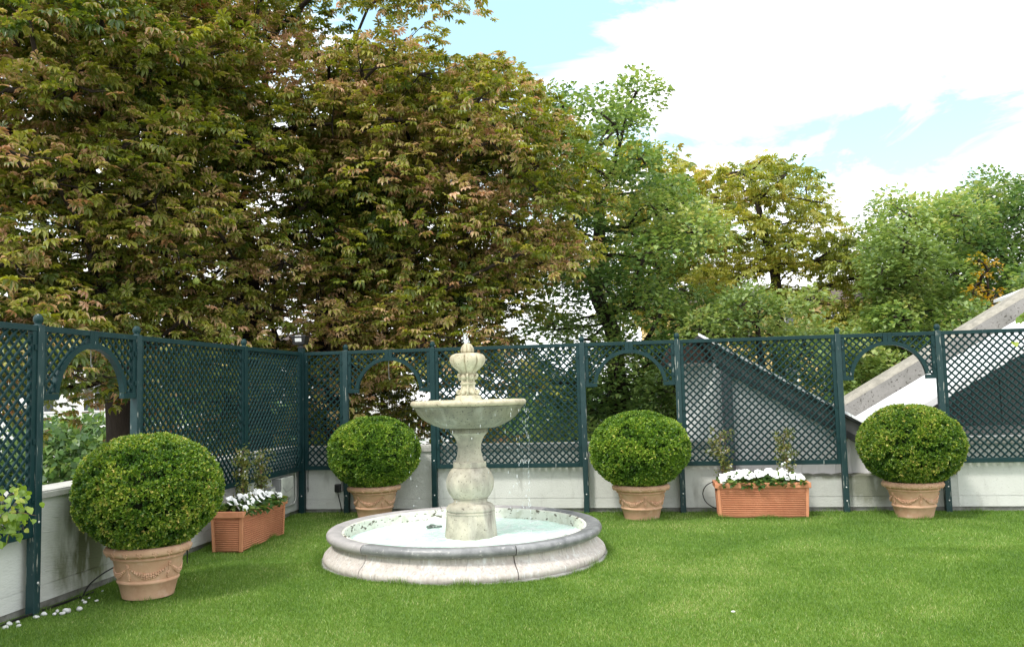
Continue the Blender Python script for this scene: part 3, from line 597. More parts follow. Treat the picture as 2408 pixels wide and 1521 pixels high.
ped('finial_stem', [(.092, 1.560), (.080, 1.590), (.066, 1.63), (.060, 1.658), (.074, 1.664), (.080, 1.671), (.080, 1.684), (.072, 1.690), (.060, 1.695), (.058, 1.73), (.063, 1.760), (.070, 1.79)], M_STONEL, 48, mod=lambda t, z: 1+(.05*math.cos(8*t) if not 1.655 < z < 1.695 else 0))
lob = lambda t, z: 1-.085*(1-abs(math.sin(4*t+.5)))**5
gp = [(.062, 1.745), (.066, 1.757), (.074, 1.776), (.092, 1.797), (.118, 1.819), (.144, 1.842), (.165, 1.868), (.179, 1.898), (.182, 1.922), (.175, 1.946), (.158, 1.966), (.12, 1.980), (.05, 1.984)]
ped('lobed_urn', gp, M_STONEL, 160, mod=lambda t, z: 1-.20*(1-abs(math.sin(4*t+.5)))**5, ang=60)
ped('bud_tip', [(.050, 1.984), (.066, 1.990), (.070, 2.008), (.066, 2.032), (.052, 2.058), (.034, 2.076), (.018, 2.085), (.012, 2.082), (.010, 2.07)], M_STONEL, 96, mod=lambda t, z: 1-.24*(1-abs(math.sin(4*t)))**4, ang=60)
for k in range(6):                                                                    # scrolled brackets round the stem
    t = 2*PI*k/6+.52; c, s = math.cos(t), math.sin(t)
    def sc(pts, rad): return MB().tube([(PX+r*c, r*s, z) for r, z in pathc2(pts)], rad, 8)
    def pathc2(pts): return [(p.x, p.z) for p in pathc([(r, 0, z) for r, z in pts], 6)]
    p1 = pathc2([(.062, 1.665), (.070, 1.62), (.088, 1.585), (.112, 1.577), (.124, 1.592), (.118, 1.608), (.105, 1.604), (.108, 1.593)])
    MB().tube([(PX+r*c, r*s, z) for r, z in p1], [.014*(1-.35*i/len(p1)) for i in range(len(p1))], 8).build('lower_scroll', M_STONEL, ft, True)
    p2 = pathc2([(.060, 1.68), (.064, 1.715), (.076, 1.738), (.096, 1.738), (.110, 1.752), (.104, 1.770), (.091, 1.764)])
    MB().tube([(PX+r*c, r*s, z) for r, z in p2], [.013*(1-.35*i/len(p2)) for i in range(len(p2))], 8).build('upper_scroll', M_STONEL, ft, True)
    t += PI/6; c, s = math.cos(t), math.sin(t)
    MB().ball((PX+.072*c, .072*s, 1.742), .030, 10, 8, (1, 1, 1.0)).build('acanthus_leaf', M_STONEL, ft, True)
    MB().ball((PX+.078*c, .078*s, 1.585), .030, 10, 8, (1, 1, .85)).build('base_leaf', M_STONEL, ft, True)
# water of the pool: a rippled disc
vs = [(0, 0, .166)]; fs = []; NR, NA = 46, 128
for i in range(1, NR+1):
    r = 1.174*i/NR
    for k in range(NA):
        t = 2*PI*k/NA; x, y = r*math.cos(t), r*math.sin(t); d = math.hypot(x-PX, y)
        z = .166+.0026*math.sin(9*x+5*y+2)*math.cos(11*y-4*x)+.0016*math.sin(23*x-17*y)+.006*math.exp(-((d-.30)/.05)**2)*(1+.6*math.sin(13*t))
        vs.append((x, y, z))
for k in range(NA): fs.append((0, 1+k, 1+(k+1) % NA))
for i in range(NR-1):
    for k in range(NA): a = 1+i*NA+k; b_ = 1+i*NA+(k+1) % NA; fs.append((a, a+NA, b_+NA, b_))
wt = MB().add(vs, fs).build('pool_water', M_WATER, None, True); wt.location = (FX, FY, 0); tag(wt, kind='structure')
# small bubbling heads breaking the surface
def nozzle(x, y, label):
    e = empty('fountain_nozzle', (x, y, .168)); tag(e, label, 'fountain nozzle', 'dark nozzles in the pool')
    for k in range(9):
        a = k*2.4; r = .015+.011*k; MB().ball((r*math.cos(a)*.75, r*math.sin(a)*.75, .004+.012*random.random()), .018+.012*random.random(), 8, 6, (1.2, 1, .6)).build('spray_head', M_NOZ, e, True)
M_NOZ = mat('dark_wet_bronze', (.09, .115, .10), .3, ((.35, .42, .38), 30, .5, .7, 4), bump=(40, .004), spec=.6)
p = at(1018, 1229, 9.0); nozzle(p.x, p.y, 'small dark nozzle in the water left of the pedestal')
p = at(1337, 1265, 8.18); nozzle(p.x, p.y, 'small dark nozzle in the water near the right rim')
# falling drops and the jet
d = MB(); rr = random.Random(5)
for k in range(150):
    a = rr.gauss(-.25, .28) if k < 95 else rr.uniform(-PI, 0); r = .585+.02*rr.random(); z = .2+1.26*rr.random()**.8; L = .006+.012*rr.random(); q = .0016+.0016*rr.random()
    d.ball((FX+PX+r*math.cos(a), FY+r*math.sin(a), z), q, 6, 4, (1, 1, L/q))
for k in range(34):
    a = rr.uniform(0, 2*PI); h = rr.random(); r = .012+.10*h*rr.random()
    d.ball((FX+PX-.02+r*math.cos(a), FY+r*math.sin(a), 2.09+.20*h*rr.random()), .003+.003*rr.random(), 6, 4, (1, 1, 1.6))
tag(d.build('falling_drops', M_DROP, None, True), kind='stuff')
j = MB().tube(pathc([(0, 0, 2.075), (-.006, 0, 2.11), (-.010, 0, 2.15), (-.022, 0, 2.19)], 6), [.017, .016, .019, .014, .016, .015, .012, .013, .010, .012, .009, .008, .009, .006, .006, .005, .003, .002, .001], 9)
j.tube(pathc([(.006, 0, 2.075), (.018, 0, 2.12), (.026, 0, 2.135)], 6), [.011, .01, .011, .009, .008, .008, .008, .007, .006, .005, .004, .003, .001], 8)
jt = j.build('water_jet', M_DROP, None, True); jt.location = (FX+PX-.012, FY, 0); tag(jt, kind='stuff')

# ================================================================ POTTED BOXWOOD
def garland(rt_, r_at):
    """relief on the pot: swags of fruit hung from rosettes, with drops"""
    def on(t, z, o=0): r = r_at(z)+o; return (r*math.cos(t), r*math.sin(t), z)
    g_ = MB(); rnd = random.Random(3)
    for k in range(5):
        t0 = 2*PI*k/5; zt = .278
        for q in range(6): g_.ball(on(t0+.032*math.cos(q*PI/3), zt+.011*math.sin(q*PI/3), .004), .0075, 7, 5)
        g_.ball(on(t0, zt, .007), .006, 7, 5)
        g_.tube([on(t0, zt-.012-.05*i/3, .003) for i in range(4)], .0035, 5)
        for (a, z, r) in ((-.022, .205, .009), (.022, .205, .009), (0, .190, .010), (-.02, .184, .008), (.02, .184, .008), (0, .172, .009), (0, .215, .008)): g_.ball(on(t0+a, z, .004), r, 7, 5, (1, 1, 1.2))
        n_ = 18
        for i in range(n_+1):
            s = i/n_; t = t0+s*2*PI/5; zz = zt-.085*math.sin(PI*s)**.8; th = max(0, math.sin(PI*s)*1.35-.35)
            if th <= .05: g_.ball(on(t, zz, .002), .0055, 6, 4); continue
            for u_ in (-1, 0, 1):
                g_.ball(on(t+.012*rnd.uniform(-1, 1), zz+u_*.015*th+.003*rnd.uniform(-1, 1), .004+.003*(u_ == 0)), .0085+.003*th*rnd.random(), 7, 5)
    return g_.build('garland_relief', M_TERRA, rt_, True)
def rim_leaves(rt_):
    g_ = MB()
    for k in range(18):
        t0 = 2*PI*k/18
        for (a, z, rx, rz2) in ((0, .378, .010, .020), (-.045, .385, .014, .010), (.045, .385, .014, .010), (-.03, .366, .010, .009), (.03, .366, .010, .009), (0, .356, .006, .012)):
            r = PK*(.352-.05*(abs(z-.385)/.04)**2*.3); t = t0+a
            g_.ball((r*math.cos(t), r*math.sin(t), z), 1, 7, 5, (rx*.8, rx*.8, rz2))
    return g_.build('rim_leaf_relief', M_TERRA, rt_, True)
PK = .935
pot_prof = [(q*PK, z) for q, z in [(.196, .0), (.212, .002), (.217, .02), (.243, .118), (.251, .124), (.258, .134), (.258, .142), (.252, .150), (.249, .154), (.287, .305), (.292, .312), (.303, .318), (.307, .326), (.303, .334), (.299, .338), (.313, .350), (.338, .352), (.350, .362), (.357, .378), (.356, .396), (.346, .412), (.33, .420), (.315, .418), (.305, .405), (.30, .37)]]
def r_pot(z): return PK*(.249+(.287-.249)*(z-.154)/(.305-.154))
pots = []
def make_pot(rt_):
    p = MB().lathe(pot_prof, 72).build('pot', M_TERRA, rt_, True); smooth_angle(p, 40)
    garland(p, r_pot); rim_leaves(p)
    MB().lathe([(.0, .385), (.288, .380)], 40).build('soil', M_SOIL, rt_, True)
    MB().tube(pathc([(0, 0, .37), (.01, .01, .45), (-.01, 0, .6), (0, .01, .8)], 5), [.03]*16, 8).build('stem', M_BARK, rt_, True)
def surf_noise(D, seed):
    r = np.random.default_rng(seed); s = np.zeros(len(D))
    for k in range(40):
        f = r.normal(0, 1, 3); f = f/np.linalg.norm(f)*r.uniform(4, 16); s += np.sin(D@f+r.uniform(0, 6.3))*(1/ (1+np.linalg.norm(f)*.12))
    return s/ s.std()
def topiary(mt, seed, nsp=30000):
    """clipped ball: sprigs of small leaves over an uneven surface, with a solid dark filler ball inside"""
    r = np.random.default_rng(seed)
    D = nrm(r.normal(0, 1, (nsp, 3))); Q_ = np.hypot(D[:, 0], D[:, 1]); D = D/((Q_**2.06+np.abs(D[:, 2])**2.06)**(1/2.06))[:, None]; nz_ = surf_noise(D, seed); rr_ = .985+.013*nz_+r.normal(0, .012, nsp); deep = r.random(nsp) < .35; rr_[deep] -= r.uniform(.03, .14, deep.sum())
    gap = surf_noise(D*2.1, seed+5); keep = (gap > -1.05) | (r.random(nsp) < .25) | deep; D, rr_, nz_, gap = D[keep], rr_[keep], nz_[keep], gap[keep]; rr_[gap < -.8] -= .045
    S = np.array([.572, .572, .462]); zc = .838
    sq = np.where(D[:, 2] < 0, 1.0, 1.0)
    P = D*rr_[:, None]*S; P[:, 2] = np.maximum(P[:, 2], -.425)+zc
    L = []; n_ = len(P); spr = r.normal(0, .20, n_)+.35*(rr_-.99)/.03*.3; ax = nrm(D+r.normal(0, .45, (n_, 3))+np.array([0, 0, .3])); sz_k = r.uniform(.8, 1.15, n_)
    for q in range(6):
        rd = nrm(r.normal(0, 1, (n_, 3))); up = np.array([0, 0, .35])
        Dr = nrm(ax*1.0+rd*.75); Nn = nrm(D+r.normal(0, .6, (n_, 3))+np.array([0, 0, .4]))
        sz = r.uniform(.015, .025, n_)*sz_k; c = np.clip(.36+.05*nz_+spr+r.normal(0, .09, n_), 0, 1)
        L.append(stamp(*T_BX, P+Dr*.002+r.normal(0, .003, (n_, 3)), Dr, Nn, sz, c, np.zeros(n_)))
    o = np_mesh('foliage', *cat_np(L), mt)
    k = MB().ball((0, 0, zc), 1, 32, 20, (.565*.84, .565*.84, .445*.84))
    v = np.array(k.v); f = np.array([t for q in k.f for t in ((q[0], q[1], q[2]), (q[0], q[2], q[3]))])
    return o, (v, f)
M_CORE = mat('dark_filler', (.014, .022, .007), 1, ((.03, .035, .012), 30, .45, .7, 5))  # solid ball added inside to block see-through, inner shade put into its colour
specs = [(.55, 4.50, 1.0, 0, 1.0, 'largest potted boxwood ball, nearest the camera by the left wall'), (1.15, .40, 1.0, 1, .98, 'potted boxwood ball half hidden behind the fountain pool'),
         (4.575, .52, 1.0, 0, 1.0, 'potted boxwood ball between the fountain and the straight planter box'), (7.74, .44, 1.0, 1, 1.0, 'potted boxwood ball farthest right, before the sloping roof')]
bases = []
for k, (mt, sd_) in enumerate(((ML_BOXY, 21), (ML_BOX, 33))):
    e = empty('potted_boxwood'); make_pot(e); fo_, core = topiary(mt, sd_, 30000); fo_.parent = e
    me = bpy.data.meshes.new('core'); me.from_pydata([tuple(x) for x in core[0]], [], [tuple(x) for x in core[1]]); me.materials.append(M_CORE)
    co = bpy.data.objects.new('filler_core', me); COL.objects.link(co); co.parent = e
    bases.append(e)
order = [(0, 0), (1, 1), (2, 1), (3, 0)]
used = set()
for i, b_ in order:
    u, w_, s, _, _, lab = specs[i]
    e = bases[b_] if b_ not in used else copy_tree(bases[b_]); used.add(b_)
    e.location = G(u, w_, 0); e.scale = ([1.0, 1.03, 1.045, 1.01][i],)*2+(s,); e.rotation_euler = (0, 0, [R_(42), R_(15), R_(200), R_(118)][i])
    tag(e, lab, 'potted shrub', 'potted boxwood balls round the lawn')

# ================================================================ PLANTER BOXES
def make_planter():
    e = empty('flower_planter')
    Lx, Dy, H_ = .545, .18, .415
    t = MB(); t.hexa([(-Lx+.044, -Dy+.034, 0), (Lx-.044, -Dy+.034, 0), (Lx-.044, Dy-.034, 0), (-Lx+.044, Dy-.034, 0)], [(-Lx+.028, -Dy+.022, H_-.06), (Lx-.028, -Dy+.022, H_-.06), (Lx-.028, Dy-.022, H_-.06), (-Lx+.028, Dy-.022, H_-.06)])
    tr_ = t.build('trough', M_TERRO, e)
    c = MB()                                                                          # corner pilasters and the band under the rim
    for sx in (-1, 1):
        for sy in (-1, 1):
            def cn(z): f = z/(H_-.06); return (Lx-.026+.016*f)*sx, (Dy-.016+.012*f)*sy
            (xa, ya), (xb, yb) = cn(0), cn(H_-.06)
            def ring(x, y, z): x2, y2 = x-.035*sx, y-.035*sy; a = [(min(x, x2), min(y, y2)), (max(x, x2), min(y, y2)), (max(x, x2), max(y, y2)), (min(x, x2), max(y, y2))]; return [(p, q, z) for p, q in a]
            MB().hexa(ring(xa, ya, 0.001), ring(xb, yb, H_-.0605)).build('corner_pilaster', M_TERRO, e, bevel=.003)
    r = MB(); n_ = 14
    for k in range(n_):                                                               # ribs
        z = .018+k*(H_-.105)/n_; f = (z+.006)/(H_-.06); x = Lx-.030+.016*f; y = Dy-.020+.012*f; h = .0125
        for sy in (-1, 1): r.tube([(-x+.034, sy*(y+.004), z+h*.5), (x-.034, sy*(y+.004), z+h*.5)], .0068, 6)
        for sx in (-1, 1): r.tube([(sx*(x+.004), -y+.034, z+h*.5), (sx*(x+.004), y-.034, z+h*.5)], .0068, 6)
    r.build('ribbed_band', M_TERRO, tr_, True)
    m = MB(); o, i_, z0, z1 = .014, -.035, H_-.062, H_
    for (x0, x1, y0, y1) in ((-Lx-o, Lx+o, -Dy-o, -Dy-i_), (-Lx-o, Lx+o, Dy+i_, Dy+o), (-Lx-o, -Lx-i_, -Dy-i_+.0005, Dy+i_-.0005), (Lx+i_, Lx+o, -Dy-i_+.0005, Dy+i_-.0005)): m.box(x0, x1, y0, y1, z0, z1)
    m.build('rim', M_TERRO, e, bevel=.005)
    MB().box(-Lx+.03, Lx-.03, -Dy+.03, Dy-.03, H_-.06, H_-.025).build('soil', M_SOIL, e)
    # impatiens
    r = np.random.default_rng(8); n_ = 620
    P = np.stack([r.uniform(-.49, .49, n_), r.uniform(-.17, .15, n_), r.uniform(0, 1, n_)], 1); hh = .10*(1-(P[:, 0]/.52)**4)*(1-(np.abs(P[:, 1])/.24)**2)
    P[:, 2] = H_-.03+.02+P[:, 2]*hh*1.0
    k = r.random(n_) < .12; P[k, 1] = -.19-r.uniform(0, .02, k.sum()); P[k, 2] = H_-r.uniform(-.01, .04, k.sum())
    D = nrm(np.stack([P[:, 0]*.8+r.normal(0, .5, n_), P[:, 1]*3+r.normal(0, .5, n_)-.1, r.normal(.1, .35, n_)], 1)); Nn = nrm(np.stack([r.normal(0, .4, n_), r.normal(-.25, .4, n_), np.ones(n_)], 1))
    L = [stamp(*T_OV, P, D, Nn, r.uniform(.045, .085, n_), r.random(n_), np.zeros(n_))]
    im = np_mesh('impatiens', *cat_np(L), ML_IMP, e)
    fl_ = None; rnd = random.Random(4); pts = []
    while len(pts) < 50:
        x, y = rnd.uniform(-.49, .47), rnd.uniform(-.19, .13)
        if all(math.hypot(x-a, y-b) > .041 for a, b in pts): pts.append((x, y))
    for (x, y) in pts:
        if fl_ is None:
            q = MB()
            for k in range(5):
                a = 2*PI*k/5; cx_, cy_ = .0135*math.cos(a), .0135*math.sin(a); b0 = len(q.v)
                q.v.append((cx_, cy_, .003)); 
                for h in range(9): t = 2*PI*h/9; rr2 = .0145*(1+.06*math.sin(3*t+k)); q.v.append((cx_+rr2*math.cos(t), cy_+rr2*math.sin(t), .001*k*.5+.003*math.sin(2*t+a)-.002))
                for h in range(9): q.f.append((b0, b0+1+h, b0+1+(h+1) % 9))
            fl_ = q.build('flower', M_PETAL, im); o_ = fl_
            q2 = MB().ball((0, 0, .004), .0035, 7, 5).build('flower_eye', M_YELC, None); bpy.data.objects.remove(q2)
        else: o_ = fl_.copy(); COL.objects.link(o_); o_.parent = im
        h = .105*(1-(x/.54)**4)*(1-(abs(y)/.27)**2)+rnd.uniform(-.008, .02)
        o_.location = (x, y, H_+.005+h); s = rnd.uniform(1.2, 1.6); o_.scale = (s, s, s)
        o_.rotation_euler = (R_(rnd.uniform(25, 75)), R_(rnd.uniform(-25, 25)), R_(rnd.uniform(-35, 35)))
    return e
def rose_parts(e, x, y, seed, h=.60):
    r = random.Random(seed); nr = np.random.default_rng(seed); z0 = .39
    a = pathc([(x, y, z0), (x-.008, y, z0+.12), (x+.012, y, z0+.26), (x-.02, y+.01, z0+.42), (x-.01, y, z0+h)], 6); b_ = pathc([(x+.01, y, z0), (x+.014, y, z0+.12), (x-.012, y, z0+.26), (x+.03, y, z0+.40), (x+.05, y, z0+h-.1)], 6)
    s = MB().tube(a, [.0075-.005*i/len(a) for i in range(len(a))], 6).tube(b_, [.0065-.005*i/len(b_) for i in range(len(b_))], 6)
    tips = []
    for k in range(34):
        i = r.randint(int(len(a)*.28), len(a)-1); p = a[i]; t = r.uniform(0, 2*PI); L_ = r.uniform(.05, .15)*(1.15 if i > len(a)*.55 else .8); q = p+Vector((math.cos(t)*L_, math.sin(t)*L_*.7, r.uniform(-.03, .05)))
        s.tube([p, (p+q)/2+Vector((0, 0, .012)), q], [.0018, .0014, .0008], 4); tips += [q, (p+q)/2]
    st = s.build('rose_stem', M_STEM, e, True)
    P = np.array([tuple(t) for t in tips]); P = np.repeat(P, 8, 0)+nr.normal(0, .02, (len(P)*8, 3)); n_ = len(P); D = nrm(nr.normal(0, 1, (n_, 3))+np.array([0, 0, -.3])); Nn = nrm(nr.normal(0, .6, (n_, 3))+np.array([0, -.2, 1]))
    np_mesh('rose_foliage', *cat_np([stamp(*T_OV, P, D, Nn, nr.uniform(.020, .042, n_), nr.random(n_), np.zeros(n_))]), ML_ROSE, st)
    for k in range(9):
        t = tips[r.randrange(len(tips))]; m = MB()
        for q in range(5): m.ball((t.x+.009*math.cos(q*1.26), t.y-.012+.004*math.sin(q*2), t.z+.009*math.sin(q*1.26)+.012), .0085, 7, 5, (1, .6, 1))
        m.build('rose_bloom', M_PETAL, st, True)
pl = make_planter(); pr_ = copy_tree(pl)
tag(pr_, 'terracotta planter box with white flowers before the back wall, long side facing the camera', 'planter', 'ribbed terracotta planter boxes'); tag(pl, 'terracotta planter box with white flowers standing along the left wall behind the largest boxwood', 'planter', 'ribbed terracotta planter boxes')
pr_.location = G(6.02, .33, 0); pr_.rotation_euler = (0, 0, AZ)
pl.location = G(.315, 2.20, 0); pl.rotation_euler = (0, 0, AZ+R_(90))
rose_parts(pr_, -.43, .08, 3); rose_parts(pr_, .33, .08, 5); rose_parts(pl, .40, .06, 9, .62); rose_parts(pl, -.05, .06, 12, .60)

# irrigation hoses, stones
def hose(pts, label, r=.006):
    o = MB().tube(pathc(pts, 8), r, 7).build('irrigation_hose', M_RUBBER, None, True); tag(o, label, 'hose', 'black irrigation hoses'); return o
hose([G(5.60, .20, .40), G(5.50, .25, .415), G(5.38, .25, .36), G(5.335, .22, .26), G(5.37, .18, .15), G(5.46, .16, .08), G(5.55, .14, .05)], 'thin black hose looping out of the left end of the straight planter')
hose([G(.40, 4.45, .27), G(.25, 4.55, .22), G(.12, 4.62, .12), G(.06, 4.64, .02), G(.04, 4.64, -.01)], 'thin black hose running from the largest pot down to the left wall')
hose([G(.02, 4.45, .004), G(.03, 4.9, .012), G(.02, 5.3, .014), G(.03, 5.7, .012), G(.03, 6.4, .01)], 'black hose lying on the ground along the foot of the left wall', .010)
hose([G(.16, 3.20, .42), G(.17, 3.22, .25), G(.155, 3.21, .10), G(.16, 3.22, -.01)], 'thin black hose dropping into the grass between the left planter and the largest pot')
rnd = random.Random(9); pb = []
for k, (u, w_, s) in enumerate([(.12, 5.14, .040), (.20, 5.13, .03), (.245, 5.05, .055), (.30, 4.98, .045), (.25, 5.11, .035), (.12, 5.22, .035), (.16, 5.05, .03), (.14, 4.72, .022), (.20, 4.78, .030), (.13, 4.63, .018), (.26, 4.72, .024), (.06, 5.42, .045), (.10, 5.5, .04), (.08, 5.36, .03), (.16, 5.45, .03), (.05, 5.58, .05), (.12, 5.62, .035), (.09, 4.40, .015)]):
    q = MB().ball((0, 0, 0), 1, 10, 7, (1, .8, .62)); v = np.array(q.v); v *= (1+.13*np.sin(v@np.array([3.1, 1.7, 2.3])+k)+.08*np.sin(v@np.array([-5., 4.2, 3.])+2*k))[:, None]; q.v = [tuple(x) for x in v*s*.62]
    o = q.build('white_pebble', M_PEBBLE, None, True); o.location = G(u-.02, w_, s*.18); o.rotation_euler = (0, 0, rnd.uniform(0, 6)); pb.append((k, w_, o))

ORD = ['leftmost', 'second', 'third', 'fourth', 'fifth', 'sixth', 'seventh', 'eighth', 'ninth', 'tenth']
for test, where in ((lambda w: w > 5.3, 'left of the nearest fence post'), (lambda w: 4.9 < w <= 5.3, 'just right of the nearest fence post'), (lambda w: w <= 4.9, 'in the row by the largest pot')):
    sel = sorted([q for q in pb if test(q[1])], key=lambda q: (q[2].location.x/q[2].location.y))
    for i, (_, _, o) in enumerate(sel): tag(o, 'white pebble, '+ORD[i]+(' ' if i == 0 else ' from the left ')+where, 'pebble', 'white pebbles along the left wall')
# climber leaves reaching in from both sides
def climber(pts, n_, label, seed, sz=(.05, .085), spread=.05):
    r = np.random.default_rng(seed); e = empty('climbing_plant', tuple(pts[0])); tag(e, label, 'climbing plant')
    st = MB(); P = []
    for path in pts[1]:
        c = pathc(path, 6); c = [p-pts[0] for p in c]; st.tube(c, [.004-.003*i/len(c) for i in range(len(c))], 5); P += [tuple(p) for p in c]
    st.build('stem', M_STEM, e, True); P = np.array(P); P = P[r.integers(0, len(P), n_)]+r.normal(0, spread, (n_, 3))
    D = nrm(np.stack([r.normal(.2, .5, n_), r.normal(0, .5, n_), r.normal(-.75, .4, n_)], 1)); Nn = nrm(np.stack([r.normal(0, .45, n_), r.normal(-.6, .4, n_), r.normal(.75, .35, n_)], 1))
    np_mesh('leaves', *cat_np([stamp(*T_HT, P, D, Nn, r.uniform(*sz, n_), r.random(n_), np.zeros(n_), .02)]), ML_VINE, e)
A = at(-60, 1240, 5.5)
climber((A, [[A, at(0, 1190, 5.5), at(30, 1160, 5.5), at(52, 1195, 5.5)], [A, at(5, 1215, 5.5), at(45, 1205, 5.45), at(86, 1212, 5.4)], [A, at(0, 1235, 5.5), at(20, 1255, 5.5), at(16, 1280, 5.5)], [A, at(-10, 1210, 5.6), at(30, 1215, 5.5), at(35, 1240, 5.5)]]), 150, 'bright green climber leaves reaching in at the left edge before the trellis', 5, (.032, .058), .036)
A = at(2440, 745, 8.0)
climber((A, [[A, at(2410, 738, 8.0), at(2402, 752, 8.0)], [at(2440, 800, 8), at(2410, 797, 8.0), at(2385, 800, 8.0)]]), 16, 'few bright green leaves hanging in at the right edge above the trellis', 6, (.045, .075), .02)

# ================================================================ TREES
def in_poly(x, y, poly):
    c = False; j = len(poly)-1
    for i in range(len(poly)):
        xi, yi = poly[i]; xj, yj = poly[j]
        if (yi > y) != (yj > y) and x < (xj-xi)*(y-yi)/(yj-yi)+xi: c = not c
        j = i
    return c
def bough_centres(poly, Y0, Y1, n, mind, rnd, zmin=-2.2, ymin=None):
    """centres of the boughs of a crown: inside the crown's measured outline, spread over its depth"""
    xs = [p[0] for p in poly]; ys = [p[1] for p in poly]; out = []; tries = 0
    while len(out) < n and tries < n*300:
        tries += 1; x, y = rnd.uniform(min(xs), max(xs)), rnd.uniform(min(ys), max(ys))
        if not in_poly(x, y, poly): continue
        Y = rnd.uniform(Y0, Y1)
        if ymin: Y = max(Y, ymin(x, y))
        p = at(x, y, Y)
        if p.z < zmin: continue
        if all((p-q).length > mind for q in out): out.append(p)
    return out
def tree(name, label, cat_, trunk, boughs, rad, leafs, mt, tr_r=.28, group=None, tint=None, tmpl='ch', flat=.5, twig=4, seed=1, fruit=0, extra=.0):
    """trunk: list of points from the ground up; boughs: centres; rad: bough radius; leafs: leaves per bough, leaf size"""
    rnd = random.Random(seed); r = np.random.default_rng(seed)
    e = empty(name, tuple(trunk[0])); tag(e, label, cat_, group); o0 = trunk[0]
    tp = pathc([tuple(p) for p in trunk], 5); nT = len(tp)
    nodes = [(p, i-1, 0) for i, p in enumerate(tp)]; pos = [p for p in tp]; par = [i-1 for i in range(nT)]; plen = [0]*nT; start = int(nT*.35)
    order = sorted(boughs, key=lambda b_: min((b_-q).length for q in tp[start:]))
    for b_ in order:
        best = min(range(start, len(pos)), key=lambda i: (pos[i]-b_).length + .45*plen[i] + (1.2 if pos[i].z > b_.z+.3 else 0))
        a = pos[best]; L_ = (a-b_).length; seg = max(2, int(L_/.9)); prev = best
        mid = (a+b_)/2+Vector((rnd.gauss(0, .12), rnd.gauss(0, .12), rnd.gauss(.10, .10)))*L_
        for k in range(1, seg+1):
            t = k/seg; p = a*(1-t)**2+mid*2*t*(1-t)+b_*t*t; pos.append(p); par.append(prev); plen.append(plen[best]+L_*t); prev = len(pos)-1
    ch = [[] for _ in pos]
    for i, p in enumerate(par):
        if p >= 0: ch[p].append(i)
    R2 = [0.]*len(pos)
    for i in range(len(pos)-1, -1, -1): R2[i] = (.016**2 if not ch[i] else sum(R2[c] for c in ch[i])*1.0)
    k_ = tr_r/math.sqrt(max(R2[start], 1e-9)); 
    rad_ = [max(.012, min(tr_r, math.sqrt(q)*min(k_, 2.4))) for q in R2]
    for i in range(start): rad_[i] = tr_r*(1.25-.25*i/start)
    m = MB()
    done = set()
    def chain(i, first):
        c = [first, i] if first is not None else [i]
        while ch[c[-1]]:
            c.append(max(ch[c[-1]], key=lambda q: R2[q]))
        return c
    stack = [(0, None)]
    while stack:
        i, f_ = stack.pop(); c = chain(i, f_)
        rr_ = [rad_[q] for q in c]
        if f_ is not None: rr_[0] = rr_[1]*1.05
        if len(c) > 1: m.tube([pos[q]-o0 for q in c], rr_, 8 if rr_[0] > .06 else 5)
        for q in c[(1 if f_ is not None else 0):]:
            big = max(ch[q], key=lambda z: R2[z]) if ch[q] else None
            for z in ch[q]:
                if z != big: stack.append((z, q))
    L = []; FR = []
    for b_ in boughs:
        rr0 = rad*rnd.uniform(.6, 1.4); n_ = int(leafs[0]*rnd.uniform(.75, 1.25)*(rr0/rad)**1.6); tb = rnd.gauss(0, .15)+(tint(b_) if tint else 0)
        tilt = nrm(np.array([[rnd.gauss(0, .22), -.22+rnd.gauss(0, .22), 1]]))[0]
        D0 = nrm(r.normal(0, 1, (n_, 3))); rr_ = r.uniform(.25, 1, n_)**.6
        P = D0*rr_[:, None]*np.array([rr0, rr0, rr0*flat]); low = r.random(n_) < .55; P[low, 2] = np.abs(P[low, 2])
        P += (-(P@np.array([0, 0, 1]))*0)[:, None]; hx = P[:, 0]*(-tilt[0]/tilt[2])+P[:, 1]*(-tilt[1]/tilt[2]); P[:, 2] += hx - .25*(P[:, 0]**2+P[:, 1]**2)/rr0
        base = np.array(tuple(b_-o0)); c = nrm(P)
        for tname, T_, sh in tmpl_sets[tmpl]:
            k = (r.random(n_) < sh) if sh < 1 else np.ones(n_, bool); PP = P[k]; nn_ = len(PP)
            if not nn_: continue
            out = nrm(PP*np.array([1, 1, .3])+r.normal(0, .30*rr0, (nn_, 3)))
            Nn = nrm(np.stack([r.normal(0, .20, nn_), r.normal(-.03, .20, nn_), np.ones(nn_)], 1)+out*.25)
            sz = leafs[1]*r.uniform(.7, 1.25, nn_)
            L.append(stamp(*T_, PP+base, out, Nn, sz, np.clip(.42+tb+r.normal(0, .17, nn_)+.10*PP[:, 2]/rr0, 0, 1), np.clip(extra+r.normal(0, .24, nn_)+tb*.9, -.6, .7), .012))
        for q in range(twig):
            j = rnd.randrange(n_); p1 = Vector(tuple(P[j]+base)); p0 = b_-o0; m.tube([p0, (p0+p1)/2+Vector((0, 0, -.05)), p1], [.014, .009, .004], 4, False)
        if fruit and rnd.random() < fruit:
            j = rnd.randrange(n_); FR.append(Vector(tuple(P[j]+base))-Vector((0, .1, .12)))
    m.build('trunk', M_BARK, e, True)
    np_mesh('crown', *cat_np(L), mt, e)
    for p in FR:
        q = MB(); 
        gd = PI*(3-math.sqrt(5))
        q.ball((0, 0, 0), .042, 12, 8)
        for k in range(30):
            z = 1-2*(k+.5)/30; rr1 = math.sqrt(1-z*z); d = Vector((rr1*math.cos(k*gd), rr1*math.sin(k*gd), z)); q.tube([d*.040, d*.050], [.006, .001], 4, False)
        q.tube([(0, 0, .04), (.01, 0, .13)], .003, 4)
        f = q.build('chestnut_husk', M_FRUIT, e); f.location = p
    return e
